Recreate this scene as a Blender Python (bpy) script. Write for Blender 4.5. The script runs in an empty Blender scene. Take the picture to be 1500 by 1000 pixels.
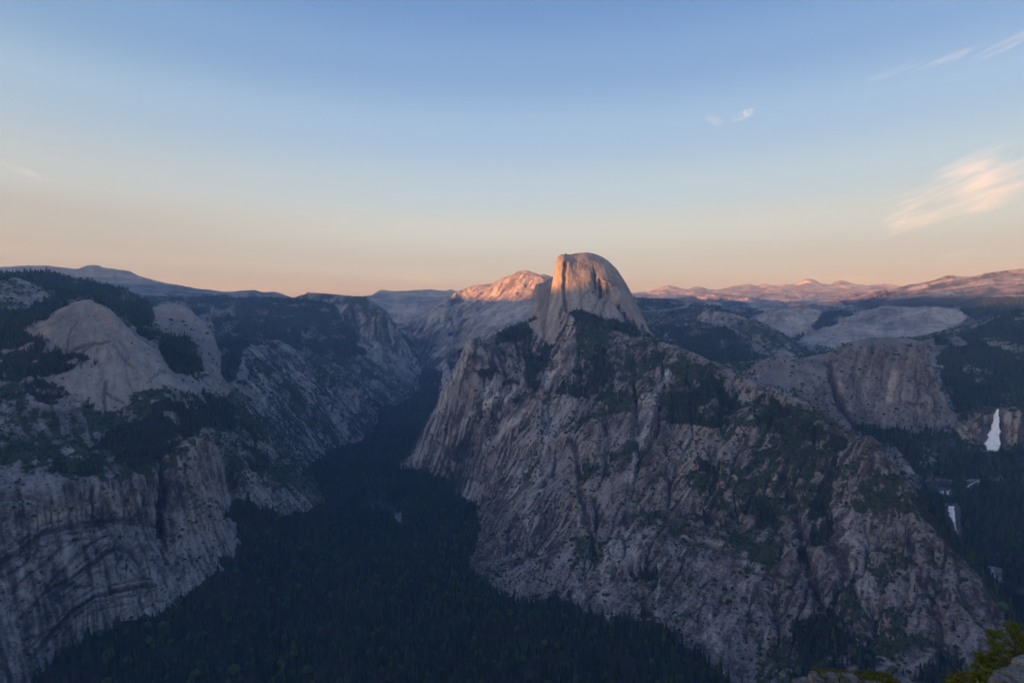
import bpy, math, random
import numpy as np
from mathutils import Vector, Matrix

random.seed(7)
rng = np.random.default_rng(11)
SC = bpy.context.scene
COL = SC.collection
R = math.radians

# ------------------------------------------------------------------ camera
F, HX, HY, PITCH = 850.0, 750.0, 500.0, R(1.62)
cam_d = bpy.data.cameras.new('camera')
cam_d.sensor_width = 36.0
cam_d.lens = 36.0 * F / 1500.0
cam_d.clip_start, cam_d.clip_end = 0.5, 300000.0
cam = bpy.data.objects.new('camera', cam_d)
COL.objects.link(cam)
cam.location = (0, 0, 0)
cam.rotation_euler = (R(90) - PITCH, 0, 0)
SC.camera = cam

# ------------------------------------------------------------------ light
SUN_AZ, SUN_EL = R(-119.5), R(1.0)          # clockwise from the view axis, behind on the left
SUN_VEC = Vector((math.sin(SUN_AZ) * math.cos(SUN_EL), math.cos(SUN_AZ) * math.cos(SUN_EL), math.sin(SUN_EL)))
world = bpy.data.worlds.new('World')
SC.world = world
world.use_nodes = True
wn, wl = world.node_tree.nodes, world.node_tree.links
wn.clear()
HAZE = 6.0e-5
EXPO = 2.0
w_out = wn.new('ShaderNodeOutputWorld')
w_bg = wn.new('ShaderNodeBackground')
w_sky = wn.new('ShaderNodeTexSky')
w_sky.sky_type = 'NISHITA'
w_sky.sun_disc = False
w_sky.sun_elevation = SUN_EL
w_sky.sun_rotation = SUN_AZ
w_sky.altitude = 2200
w_sky.air_density, w_sky.dust_density, w_sky.ozone_density = 1.0, 1.0, 1.5
w_bg.inputs['Strength'].default_value = 0.10
wl.new(w_sky.outputs[0], w_bg.inputs['Color'])
# dusk colours of the clear sky by height above the horizon, away from the sunset and towards it
def lin(c): return tuple(((v / 255 + 0.055) / 1.055) ** 2.4 if v > 10 else v / 255 / 12.92 for v in c)
def wmath(op, a, b=None, c=None):
    nd = wn.new('ShaderNodeMath'); nd.operation = op
    for k, v in enumerate((a, b, c)):
        if v is None: continue
        if isinstance(v, bpy.types.NodeSocket): wl.new(v, nd.inputs[k])
        else: nd.inputs[k].default_value = v
    return nd.outputs[0]
w_tc = wn.new('ShaderNodeTexCoord'); w_xyz = wn.new('ShaderNodeSeparateXYZ'); wl.new(w_tc.outputs['Generated'], w_xyz.inputs[0])
w_x, w_y, w_z = w_xyz.outputs
def sky_ramp(stops):
    r = wn.new('ShaderNodeValToRGB'); r.color_ramp.interpolation = 'EASE'
    e = r.color_ramp.elements
    while len(e) > 1: e.remove(e[0])
    for k, (p, c) in enumerate(stops):
        el_ = e[0] if k == 0 else e.new(p)
        el_.position = p; el_.color = (*[v for v in lin(c)], 1)
    wl.new(w_zz, r.inputs[0]); return r.outputs[0]
w_zz = wmath('SQRT', wmath('MAXIMUM', w_z, 0.0))
AWAY = [(0.0, (156,132,146)), (0.05, (162,150,168)), (0.10, (174,182,202)), (0.16, (190,205,224)), (0.22, (174,202,234)), (0.31, (148,187,235)), (0.40, (116,162,222)), (0.485, (92,142,208)), (0.7, (78,122,192)), (1.0, (76,116,184))]
SUNW = [(0.0, (255,216,90)), (0.035, (232,194,120)), (0.075, (162,152,152)), (0.15, (166,169,174)), (0.20, (180,194,210)), (0.31, (152,187,226)), (0.40, (114,160,213)), (0.485, (94,143,205)), (0.7, (80,124,192)), (1.0, (76,116,184))]
w_a = sky_ramp([(math.sqrt(p), c) for p, c in AWAY]); w_b = sky_ramp([(math.sqrt(p), c) for p, c in SUNW])
w_h = wmath('DIVIDE', wmath('ADD', wmath('MULTIPLY', w_x, math.sin(SUN_AZ)), wmath('MULTIPLY', w_y, math.cos(SUN_AZ))), wmath('MAXIMUM', wmath('SQRT', wmath('ADD', wmath('MULTIPLY', w_x, w_x), wmath('MULTIPLY', w_y, w_y))), 1e-4))
w_f = wn.new('ShaderNodeMapRange'); w_f.interpolation_type = 'SMOOTHSTEP'; wl.new(w_h, w_f.inputs[0])
w_f.inputs[1].default_value, w_f.inputs[2].default_value = -0.45, 0.35
w_mx = wn.new('ShaderNodeMix'); w_mx.data_type = 'RGBA'; wl.new(w_f.outputs[0], w_mx.inputs[0]); wl.new(w_a, w_mx.inputs[6]); wl.new(w_b, w_mx.inputs[7])
# the sunset glow round the sun itself, low in the west
w_dot = wmath('ADD', wmath('MULTIPLY', w_x, SUN_VEC.x), wmath('ADD', wmath('MULTIPLY', w_y, SUN_VEC.y), wmath('MULTIPLY', wmath('MAXIMUM', w_z, 0.0), SUN_VEC.z)))
w_gl = wmath('MULTIPLY', wmath('POWER', wmath('MAXIMUM', w_dot, 0.0), 3.0), 1.0)
w_glc = wn.new('ShaderNodeMix'); w_glc.data_type = 'RGBA'; w_glc.blend_type = 'ADD'; w_glc.inputs[0].default_value = 1.0
w_glv = wn.new('ShaderNodeVectorMath'); w_glv.operation = 'SCALE'; w_glv.inputs[0].default_value = (1.35, 1.05, 0.88); wl.new(w_gl, w_glv.inputs['Scale'])
wl.new(w_mx.outputs[2], w_glc.inputs[6]); wl.new(w_glv.outputs[0], w_glc.inputs[7])
w_bg2 = wn.new('ShaderNodeBackground'); w_bg2.inputs['Strength'].default_value = 1.08 / 2 ** EXPO; wl.new(w_glc.outputs[2], w_bg2.inputs['Color'])
w_sh = wn.new('ShaderNodeMixShader'); w_sh.inputs[0].default_value = 0.9; wl.new(w_bg.outputs[0], w_sh.inputs[1]); wl.new(w_bg2.outputs[0], w_sh.inputs[2])
wl.new(w_sh.outputs[0], w_out.inputs['Surface'])

sun_d = bpy.data.lights.new('sun', 'SUN')
sun_d.energy = 5.0
sun_d.angle = R(0.5)
sun_d.color = (1.0, 0.56, 0.38)
sun = bpy.data.objects.new('sun', sun_d)
COL.objects.link(sun)
sun.rotation_euler = SUN_VEC.to_track_quat('Z', 'Y').to_euler()

SC.view_settings.view_transform = 'Standard'
SC.view_settings.look = 'None'
SC.view_settings.gamma = 1.0
SC.view_settings.exposure = EXPO
SC.cycles.max_bounces = 5
SC.cycles.diffuse_bounces = 2
SC.cycles.volume_bounces = 0
SC.cycles.transparent_max_bounces = 12

# ------------------------------------------------------------------ sight geometry
CP, SP = math.cos(PITCH), math.sin(PITCH)
def ray(px, py):
    """azimuth (rad, clockwise from +Y) and slope dz/dr of the sight line through a picture point"""
    xc, yc = (px - HX) / F, (HY - py) / F
    dx, dy, dz = xc, CP + yc * SP, -SP + yc * CP
    return math.atan2(dx, dy), dz / math.hypot(dx, dy)

def project(x, y, z):
    yc = y * SP + z * CP
    d = np.maximum(y * CP - z * SP, 1e-3)
    return HX + F * x / d, HY - F * yc / d

# ------------------------------------------------------------------ noise
def _hash(ix, iy, iz, seed):
    h = ix * np.uint32(374761393) + iy * np.uint32(668265263) + iz * np.uint32(2147483647) + np.uint32((seed * 974634777) & 0xffffffff)
    h = (h ^ (h >> np.uint32(13))) * np.uint32(1274126177)
    return h ^ (h >> np.uint32(16))

_G = rng.normal(size=(256, 3)); _G = (_G / np.linalg.norm(_G, axis=1)[:, None]).astype(np.float32)

def vnoise(x, y, z, seed=0):
    """gradient noise, about -1..1"""
    x0, y0, z0 = np.floor(x), np.floor(y), np.floor(z)
    fx, fy, fz = (x - x0).astype(np.float32), (y - y0).astype(np.float32), (z - z0).astype(np.float32)
    ix, iy, iz = [v.astype(np.int64).astype(np.uint32) for v in (x0, y0, z0)]
    u, v, w = [f * f * f * (f * (f * 6 - 15) + 10) for f in (fx, fy, fz)]
    out = 0
    for a in (0, 1):
        wa = u if a else 1 - u
        for b in (0, 1):
            wb = wa * (v if b else 1 - v)
            for c in (0, 1):
                g = _G[_hash(ix + np.uint32(a), iy + np.uint32(b), iz + np.uint32(c), seed) & np.uint32(255)]
                out = out + wb * (w if c else 1 - w) * (g[..., 0] * (fx - a) + g[..., 1] * (fy - b) + g[..., 2] * (fz - c))
    return out * 1.7

def fbm(x, y, z, octs=4, seed=0, ridged=False, gain=0.5):
    out, amp, tot = 0, 1.0, 0.0
    for o in range(octs):
        n = vnoise(x, y, z, seed + o * 17)
        if ridged: n = 1 - 2 * np.abs(n)
        out = out + amp * n
        tot += amp
        amp *= gain
        x, y, z = (1.63 * x - 1.21 * y + 5.1, 1.21 * x + 1.63 * y + 0.2 * z + 1.7, 2.03 * z + 0.1 * x + 9.2)
    return out / tot

def sstep(a, b, v):
    t = np.clip((v - a) / (b - a), 0, 1)
    return t * t * (3 - 2 * t)

# ------------------------------------------------------------------ survey of the terrain
# each line is a break line of the ground (ridge, rim, foot of a cliff, stream bed), read as (picture x, picture y,
# km away) or, with a negative third number, (picture x, picture y, metres below the viewpoint); 4 numbers = hidden
# ground: (picture x for the bearing, None, km away, height in metres)
LINES = []
def L(region, *pts): LINES.append((region, pts))

# --- valley floor and talus
FL, NE, WC, ND, BD, IR, TW, MW, HO, CR, FC, HD, MA, LC, LY, RM, RF, FP, SR, NF, PL = (
    'valley_floor', 'cliff_foot', 'arch_cliff', 'north_dome', 'basket_dome', 'left_ridge', 'canyon_wall', 'far_dome',
    'far_left', 'long_slope', 'canyon_head', 'half_dome', 'massif', 'cap_dome', 'little_valley', 'right_mountain',
    'right_forest', 'far_peaks', 'rock_ridge', 'falls_step', 'plateau')
L(FL, (-300, None, 1.45, -970), (430, None, 1.3, -975), (1000, None, 1.25, -965), (1500, None, 1.45, -930), (1900, None, 1.6, -850))
L(FL, (-200, None, 1.0, -900), (400, None, 0.95, -900), (1100, None, 0.95, -900), (1900, None, 1.1, -800))
L(FL, (300, None, 1.62, -975), (430, 1000, -975), (500, 900, -970), (540, 800, -958), (575, 745, -950), (588, 700, -905), (603, 650, -830),
      (614, 600, -720), (622, 565, -620), (624, 545, -545), (622, 525, -440), (604, 505, -300), (590, 490, -170))
L(FL, (600, 1000, -972), (640, 900, -965), (640, 800, -955), (630, 750, -945))
L(FL, (330, 1000, -970), (400, 900, -955), (450, 830, -950), (500, 760, -945))
# foot of the near left cliff and of the canyon's left wall
L(WC, (-150, 1060, 1.85), (0, 1010, 1.9), (50, 1000, 1.91), (80, 965, 1.95), (130, 930, 1.99), (200, 905, 2.02), (240, 895, 2.04), (270, 872, 2.07),
      (300, 848, 2.12), (335, 815, 2.23), (348, 780, 2.32), (333, 755, 2.38), (345, 736, 2.42), (380, 742, 2.44), (430, 752, 2.52), (455, 742, 2.6), (475, 730, 2.67))
L(TW, (475, 730, 2.67), (462, 700, 3.2), (455, 680, 3.7), (480, 664, 3.95), (510, 650, 4.1), (545, 630, 4.5), (552, 627, 4.55))
L(TW, (552, 627, 4.55), (560, 600, 5.1), (600, 577, 5.8), (612, 546, 6.75), (614, 525, 7.2))
# rim of the near left cliff
L(WC, (-150, 720, 2.1), (0, 716, 2.15), (60, 714, 2.18), (95, 707, 2.2), (140, 704, 2.23), (200, 694, 2.28), (225, 689, 2.3), (240, 684, 2.32),
      (262, 660, 2.36), (285, 645, 2.4), (300, 636, 2.42), (312, 645, 2.44), (322, 662, 2.46))
L(WC, (-150, 830, 2.02), (0, 830, 2.06), (60, 820, 2.08), (120, 800, 2.11), (180, 790, 2.15), (235, 790, 2.2), (280, 760, 2.24), (312, 745, 2.29), (330, 740, 2.36))
L(WC, (322, 662, 2.46), (333, 690, 2.47), (342, 715, 2.46))
# slope above the rim
L(WC, (-150, 640, 2.45), (0, 640, 2.4), (50, 640, 2.42), (100, 640, 2.43), (150, 645, 2.43), (200, 650, 2.44), (250, 635, 2.48), (290, 620, 2.55))
L(WC, (-150, 570, 2.8), (0, 570, 2.75), (60, 575, 2.68), (110, 590, 2.6), (160, 614, 2.52), (190, 606, 2.53), (215, 600, 2.56), (250, 574, 2.62), (290, 590, 2.72))
# spur right of the column
L(WC, (324, 556, 3.25), (338, 568, 3.15), (355, 590, 3.02), (375, 615, 2.95), (395, 640, 2.9), (415, 664, 2.84), (440, 690, 2.78), (475, 730, 2.67))
L(WC, (300, 600, 2.78), (330, 640, 2.66), (355, 668, 2.6), (385, 690, 2.58), (415, 715, 2.58))
L(WC, (324, 640, 2.56), (335, 680, 2.5), (342, 715, 2.46))
# --- North-Dome-like bare dome
L(ND, (40, 506, 2.93), (55, 494, 3.0), (62, 475, 3.1), (80, 456, 3.16), (105, 442, 3.19), (130, 437, 3.19), (150, 442, 3.16), (163, 454, 3.1), (180, 471, 3.03),
      (200, 493, 2.95), (225, 522, 2.85), (245, 544, 2.77), (252, 560, 2.7), (262, 566, 2.68))
L(ND, (75, 500, 2.95), (110, 488, 2.94), (150, 488, 2.92), (190, 520, 2.82), (225, 558, 2.68))
L(ND, (90, 468, 3.08), (130, 460, 3.09), (160, 472, 3.02))
L(ND, (60, 520, 2.86), (110, 524, 2.84), (150, 532, 2.8))
L(ND, (95, 541, 2.77), (150, 538, 2.76), (175, 552, 2.7))
L(ND, (100, 562, 2.68), (150, 580, 2.62), (163, 600, 2.55))
L(ND, (-150, 520, 3.0), (0, 522, 2.95), (40, 530, 2.85), (60, 550, 2.75))
# --- left forested ridge and outcrop
L(IR, (-150, 470, 3.6), (0, 465, 3.6), (30, 462, 3.7), (60, 445, 3.9), (100, None, 3.55, 60), (140, None, 3.6, 40), (190, 462, 3.9), (215, 480, 3.6), (250, 505, 3.3), (280, 535, 3.05))
L(IR, (-150, 420, 4.2), (0, 407, 4.25), (24, 405, 4.3), (42, 413, 4.25), (60, 428, 4.1), (78, 434, 4.0))
L(IR, (-150, None, 4.5, 210), (0, None, 4.5, 250), (60, 422, 4.45), (120, 430, 4.3), (170, 440, 4.2), (200, 448, 4.15))
L(IR, (-150, 400, 5.2), (0, 400, 5.2), (55, 396, 5.2), (75, 398, 5.2), (92, 403, 5.15), (115, 409, 5.1), (140, 413, 5.05), (165, 419, 5.0), (182, 423, 4.95), (200, 434, 4.85),
      (215, 446, 4.75), (224, 452, 4.65))
L(IR, (-150, None, 7.0, 250), (60, None, 7.0, 250), (130, None, 6.8, 150), (210, None, 6.2, 20), (270, None, 5.6, -80), (330, None, 4.8, -190))
# --- second dome
L(BD, (200, 475, 3.9), (207, 466, 4.0), (225, 450, 4.1), (240, 445, 4.12), (255, 443, 4.12), (264, 444, 4.1), (277, 449, 4.05), (290, 463, 3.96), (303, 475, 3.87), (312, 485, 3.8),
      (317, 503, 3.72), (321, 528, 3.62), (324, 546, 3.54))
L(BD, (225, 468, 3.92), (260, 466, 3.92), (285, 480, 3.82), (305, 505, 3.68))
L(BD, (230, 490, 3.74), (268, 490, 3.7), (292, 502, 3.6), (310, 530, 3.48))
L(BD, (225, 515, 3.3), (262, 528, 3.22), (295, 545, 3.25), (315, 550, 3.4))
L(BD, (262, 555, 2.95), (300, 570, 2.95), (320, 575, 3.05))
# --- canyon's left wall beyond
L(TW, (335, 524, 4.35), (352, 507, 4.6), (366, 499, 4.8), (390, 497, 4.9), (410, 501, 4.9), (440, 520, 5.0), (466, 528, 5.1))
L(TW, (350, 560, 3.9), (375, 570, 3.95), (400, 570, 4.2), (440, 570, 4.35), (470, 580, 4.4))
L(TW, (375, 610, 3.55), (410, 615, 3.85), (440, 615, 4.05), (480, 618, 4.2), (505, 640, 4.15))
L(TW, (466, 528, 5.1), (470, 560, 4.6), (480, 590, 4.45), (500, 600, 4.5), (535, 618, 4.55))
L(TW, (498, 580, 4.75), (515, 568, 4.85), (530, 572, 4.8), (535, 590, 4.7), (530, 612, 4.6))
L(TW, (480, 535, 5.4), (520, 560, 5.2), (560, 575, 5.45), (590, 574, 5.7))
L(PL, (300, 455, 7.2), (360, 452, 7.2), (420, 456, 7.0), (470, 462, 6.9), (500, 480, 6.6))
L(PL, (330, 480, 5.9), (400, 480, 6.0), (460, 492, 6.0), (510, 505, 6.1))
L(PL, (330, 500, 5.0), (345, 508, 4.75))
# --- far dome (left of canyon head)
L(MW, (395, 446, 7.8), (425, 439, 7.8), (440, 431, 7.75), (453, 428, 7.75), (480, 430, 7.65), (512, 433, 7.5), (530, 434, 7.42), (540, 437, 7.36), (553, 449, 7.2), (567, 457, 7.08),
      (571, 470, 7.02), (577, 490, 6.95), (590, 510, 6.9), (602, 535, 6.85), (610, 548, 6.8))
L(MW, (495, 445, 7.3), (512, 442, 7.3), (530, 440, 7.32), (548, 455, 7.12), (562, 464, 7.03))
L(MW, (505, 467, 7.0), (514, 478, 6.95), (524, 492, 6.86), (542, 499, 6.8), (565, 502, 6.78), (578, 520, 6.7))
L(MW, (535, 522, 6.3), (560, 545, 6.1), (588, 560, 6.0))
L(MW, (440, None, 8.6, 330), (500, None, 8.6, 330), (545, None, 8.4, 250), (580, None, 8.2, -50), (600, None, 7.9, -250))
# --- far left range
L(HO, (-150, 392, 14), (0, 392, 14), (10, 389, 14), (18, 394, 14), (32, 393, 14), (38, 389.5, 14), (70, 389, 13.5), (95, 393, 13.2), (112, 397, 13), (121, 391, 13), (131, 388, 13), (145, 388.5, 13),
      (150, 393, 13), (165, 394, 13), (190, 396, 12.8), (201, 405, 12.6), (222, 412, 12.4), (245, 418, 12), (255, 418.5, 12), (265, 426, 11.8), (281, 427, 11.5), (296, 432, 11.2))
L(HO, (-150, 410, 10), (60, 408, 10), (130, 412, 10), (200, 436, 9.4), (260, 440, 9.4), (300, 446, 9.2))
L(HO, (290, 433, 9.3), (320, 428, 9.2), (345, 427, 9.1), (355, 425, 9.1), (373, 424.5, 9.1), (382, 428, 9.2), (398, 427, 9.6), (413, 431, 9.8), (420, 436, 9.9))
L(HO, (290, None, 10.3, 250), (360, None, 10.5, 300), (430, None, 11, 250), (520, None, 11, 250))
L(FC, (520, 440, 14), (545, 433, 14), (557, 423.5, 14), (575, 426, 14), (600, 425.5, 14), (630, 424, 14), (655, 427, 14), (660, 422.5, 14), (666, 427, 14), (685, 427, 14), (720, 430, 14))
L(FC, (560, 440, 12.6), (600, 444, 12.2), (640, 438, 12), (665, 436, 11.6))
L(FC, (572, 462, 11), (600, 466, 10.6), (630, 458, 10.5))
L(FC, (580, 480, 10.6), (610, 486, 9.2))
# --- long pale slope behind the big dome
L(CR, (655, 433, 10.2), (672, 427, 9.9), (690, 420, 9.6), (700, 417.5, 9.4), (725, 414, 9.2), (741, 407, 9.0), (758, 399, 8.65), (769, 394.5, 8.5), (778, 398, 8.4), (790, 403, 8.3), (798, 401, 8.2), (803, 404, 8.2),
      (850, 415, 8.4), (900, 430, 8.6), (935, 437, 8.7), (960, 437, 8.8), (985, 437, 8.8), (998, 443, 8.6), (1012, 452, 8.2))
L(CR, (625, 462, 9.2), (660, 450, 8.9), (700, 440, 8.55), (740, 432, 8.2), (775, 425, 7.9))
L(CR, (618, 490, 8.2), (650, 476, 8.1), (700, 462, 7.75), (745, 452, 7.4), (775, 445, 7.2))
L(CR, (626, 524, 7.35), (645, 515, 7.3), (665, 505, 7.1), (700, 492, 6.7), (730, 480, 6.5), (770, 465, 6.3))
L(CR, (700, None, 6.0, -320), (760, None, 5.6, -150), (850, None, 5.6, -120), (940, None, 5.4, -150))
L(CR, (640, None, 6.6, -480), (670, None, 5.6, -560), (700, None, 5.0, -450), (740, None, 4.9, -250))
L(CR, (650, 440, 12), (720, None, 11.5, 350), (850, None, 11.5, 300), (960, None, 11.5, 250), (1020, None, 11, 120))
# --- big dome
L(HD, (813.5, 398, 3.94), (814, 376, 3.94), (816, 372, 3.94), (820, 371.5, 3.96), (835, 371.5, 4.02), (848, 369.5, 4.06), (860, 368.5, 4.1), (870, 370, 4.12), (880, 374, 4.14), (890, 380, 4.15), (902, 391, 4.15), (910, 402, 4.14),
      (918, 414, 4.12), (925, 428, 4.09), (930, 446, 4.05), (938, 466, 4.0), (947, 484, 3.96))
L(HD, (819, 376, 3.9), (824, 377, 3.9), (836, 379, 3.95), (862, 377, 4.03), (885, 387, 4.07), (900, 402, 4.07), (915, 425, 4.05), (928, 455, 4.0))
L(HD, (812, 412, 3.88), (824, 405, 3.87), (830, 398, 3.88), (848, 404, 3.91), (870, 402, 3.95), (895, 418, 3.98), (912, 440, 3.97))
L(HD, (824, 440, 3.8), (833, 430, 3.84), (850, 430, 3.85), (875, 435, 3.87), (900, 446, 3.91), (925, 470, 3.93))
L(HD, (832, 454, 3.76), (850, 450, 3.78), (868, 456, 3.78), (885, 463, 3.79), (900, 464, 3.8), (920, 476, 3.83), (940, 486, 3.87), (949, 488, 3.9))
# its sheer left face, foot and lower pillar
L(HD, (811, 404, 3.98), (807, 425, 3.93), (802, 450, 3.86), (800, 480, 3.76), (803, 502, 3.66))
L(HD, (805, 404, 4.2), (797, 416, 4.22), (786, 416, 4.22), (783, 425, 4.2), (781, 440, 4.15), (777, 458, 4.08), (775, 468, 4.02))
L(HD, (796, 420, 4.12), (795, 450, 4.03), (790, 475, 3.88))
L(HD, (772, 471, 3.9), (780, 481, 3.83), (788, 492, 3.76), (798, 500, 3.68), (806, 506, 3.62))
L(HD, (760, None, 4.4, -60), (790, None, 4.75, -80), (830, None, 4.7, 40), (880, None, 4.7, 60), (930, None, 4.6, -30))
# pale slab and the gully under it
L(MA, (829, 458, 3.74), (832, 472, 3.68), (837, 490, 3.58), (832, 506, 3.5), (822, 525, 3.42), (812, 545, 3.33), (804, 562, 3.26), (797, 580, 3.18))
L(MA, (808, 508, 3.58), (806, 525, 3.5), (800, 545, 3.42), (792, 560, 3.34))
# crest of the near massif
L(MA, (832, 455, 3.74), (845, 462, 3.7), (870, 476, 3.6), (900, 484, 3.5), (920, 490, 3.44), (950, 493, 3.38), (985, 505, 3.28), (1010, 514, 3.2), (1040, 527, 3.1), (1060, 538, 3.04), (1080, 547, 2.96), (1100, 554, 2.9),
      (1130, 567, 2.8), (1160, 577, 2.7), (1190, 592, 2.6), (1215, 607, 2.5), (1240, 626, 2.4), (1262, 639, 2.3), (1273, 634, 2.26), (1284, 645, 2.25), (1300, 666, 2.22), (1320, 697, 2.19), (1340, 722, 2.15), (1354, 746, 2.11),
      (1368, 771, 2.07), (1390, 787, 2.05), (1404, 812, 2.02), (1420, 834, 2.0), (1440, 852, 1.97), (1460, 882, 1.93), (1480, 907, 1.9), (1490, 927, 1.88), (1530, 985, 1.8), (1650, 1120, 1.7))
L(MA, (870, None, 3.95, 60), (949, 490, 3.9), (965, None, 3.95, -100))
# left shoulder peak and its edge
L(MA, (775, 473, 3.95), (760, 475, 3.98), (742, 481, 3.95), (728, 490, 3.9), (721, 501, 3.8), (710, 501, 3.72), (700, 498, 3.66), (692, 493.5, 3.62), (685, 498, 3.62), (678, 515, 3.64), (668, 530, 3.67), (659, 546, 3.7),
      (652, 560, 3.72), (645, 578, 3.74), (640, 590, 3.76), (634, 607, 3.78), (622, 630, 3.8), (610, 651, 3.81), (600, 667, 3.8), (582, 684, 3.78))
L(MA, (690, None, 4.2, -330), (660, None, 4.3, -520), (640, None, 4.4, -680), (620, None, 4.5, -760), (730, None, 4.5, -210))
L(MA, (690, 520, 3.52), (720, 540, 3.5), (750, 545, 3.5), (775, 530, 3.58), (790, 520, 3.62))
L(MA, (670, 560, 3.55), (700, 575, 3.38), (740, 575, 3.36), (775, 575, 3.28), (797, 584, 3.16))
L(MA, (650, 610, 3.58), (680, 620, 3.38), (720, 620, 3.2), (760, 605, 3.12))
L(MA, (797, 580, 3.18), (830, 570, 3.12), (870, 555, 3.1), (920, 550, 3.08), (980, 555, 3.02), (1040, 566, 2.9), (1100, 588, 2.76), (1150, 606, 2.62))
L(MA, (582, 684, 3.78), (615, 690, 3.6), (650, 700, 3.38), (675, 726, 3.12), (700, 735, 3.0))
L(MA, (640, 660, 3.55), (680, 670, 3.28), (720, 660, 3.05), (760, 645, 2.92), (800, 640, 2.82), (840, 640, 2.76), (880, 640, 2.71), (950, 640, 2.66), (1020, 642, 2.6), (1100, 655, 2.5), (1180, 660, 2.38), (1240, 660, 2.28))
L(MA, (700, 735, 3.0), (705, 770, 2.7), (695, 800, 2.45), (688, 825, 2.3), (700, 845, 2.2), (722, 862, 2.1), (755, 880, 2.0), (775, 885, 1.98), (800, 878, 1.99), (830, 874, 1.99), (850, 890, 1.93), (885, 905, 1.86), (930, 905, 1.835),
      (962, 912, 1.81), (985, 930, 1.75), (1005, 945, 1.71), (1040, 965, 1.68), (1070, 1000, 1.6), (1120, 1040, 1.53), (1300, 1090, 1.48), (1520, 1060, 1.6), (1700, 1150, 1.6))
L(MA, (720, 740, 2.72), (770, 725, 2.55), (810, 720, 2.45), (850, 722, 2.4), (920, 737, 2.32), (1000, 752, 2.24), (1080, 782, 2.14), (1150, 745, 2.2), (1220, 745, 2.14), (1290, 745, 2.09), (1330, 750, 2.09))
L(MA, (735, 820, 2.3), (800, 815, 2.17), (850, 800, 2.17), (890, 790, 2.18), (915, 775, 2.22), (950, 790, 2.12), (1000, 800, 2.08))
L(MA, (880, 855, 2.03), (950, 840, 2.0), (1030, 840, 1.97), (1100, 845, 1.94), (1180, 835, 1.96), (1260, 835, 1.94), (1340, 835, 1.94), (1395, 840, 1.95))
L(MA, (1060, 950, 1.71), (1150, 960, 1.72), (1250, 955, 1.75), (1350, 940, 1.78), (1440, 925, 1.83))
# --- behind the massif's crest
L(LY, (960, None, 4.4, -220), (1040, None, 3.9, -300), (1100, None, 3.5, -380), (1160, None, 3.2, -460), (1220, None, 2.95, -560), (1275, None, 2.75, -640), (1330, None, 2.55, -710), (1400, None, 2.35, -770), (1460, 850, -775), (1500, 930, -850),
      (1600, None, 1.9, -870))
L(LY, (950, 500, 5.2), (1000, 510, 5.0), (1050, 520, 4.9), (1100, 532, 4.8), (1150, 528, 5.0), (1190, 520, 5.4), (1230, 510, 6.0))
L(SR, (930, 449, 6.4), (945, 455, 6.3), (960, 457, 6.3), (985, 453, 6.2), (1003, 450, 6.1), (1020, 449, 6.05), (1040, 447.5, 5.95), (1048, 448.5, 5.9), (1055, 449, 5.9), (1065, 455, 5.85), (1085, 462, 5.75), (1100, 467, 5.7), (1115, 478, 5.55), (1130, 490, 5.45),
      (1143, 496, 5.4), (1155, 512, 5.3))
L(SR, (950, 478, 5.7), (1000, 475, 5.6), (1050, 472, 5.6), (1090, 488, 5.4), (1120, 508, 5.25))
L(SR, (945, None, 7.2, 80), (1040, None, 7.0, 60), (1110, None, 6.6, -60), (1150, None, 6.2, -190))
# --- little valley walls
L(LY, (1088, 470, 8.2), (1103, 456, 8.1), (1115, 450.5, 8.0), (1130, 449.5, 8.0), (1150, 449, 8.0), (1180, 450, 7.9), (1198, 453, 7.8), (1206, 462, 7.7))
L(LY, (1110, 477, 7.4), (1148, 498, 6.9), (1180, 488, 7.1), (1210, 479, 7.4))
L(LY, (1206, 462, 7.7), (1230, 462, 7.8), (1262, 456, 7.9), (1285, 449, 7.8), (1305, 447, 7.7), (1325, 450, 7.6), (1350, 451, 7.5), (1375, 449, 7.4), (1395, 452, 7.3), (1420, 459, 7.2))
L(LY, (1165, 501, 6.5), (1200, 512, 6.2), (1240, 508, 6.1), (1290, 496, 6.2), (1340, 493, 6.2), (1375, 488, 6.5), (1405, 474, 7.0), (1420, 463, 7.15))
L(LY, (1100, None, 9.2, 150), (1200, None, 9.0, 110), (1300, None, 8.6, 180), (1420, None, 8.0, 160))
# --- right: pale mountain
L(RM, (1150, 446, 14.5), (1200, 449, 12.5), (1240, 444, 12.8), (1262, 438, 12.6), (1285, 430, 12.2), (1300, 425, 12), (1320, 419, 11.8), (1335, 416.5, 11.7), (1356, 416, 11.6), (1371, 410, 11.4), (1386, 403.5, 11.3), (1392, 403, 11.2),
      (1410, 405, 11.2), (1425, 405, 11.1), (1441, 400.5, 11), (1460, 397.5, 11), (1475, 395, 11), (1500, 392.5, 11), (1650, 385, 11))
L(RM, (1270, 445, 10), (1340, 436, 9.6), (1420, 432, 9.2), (1500, 432, 8.8), (1650, 432, 8.6))
L(RM, (1250, None, 15, 250), (1400, None, 14, 500), (1600, None, 14, 600))
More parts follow.
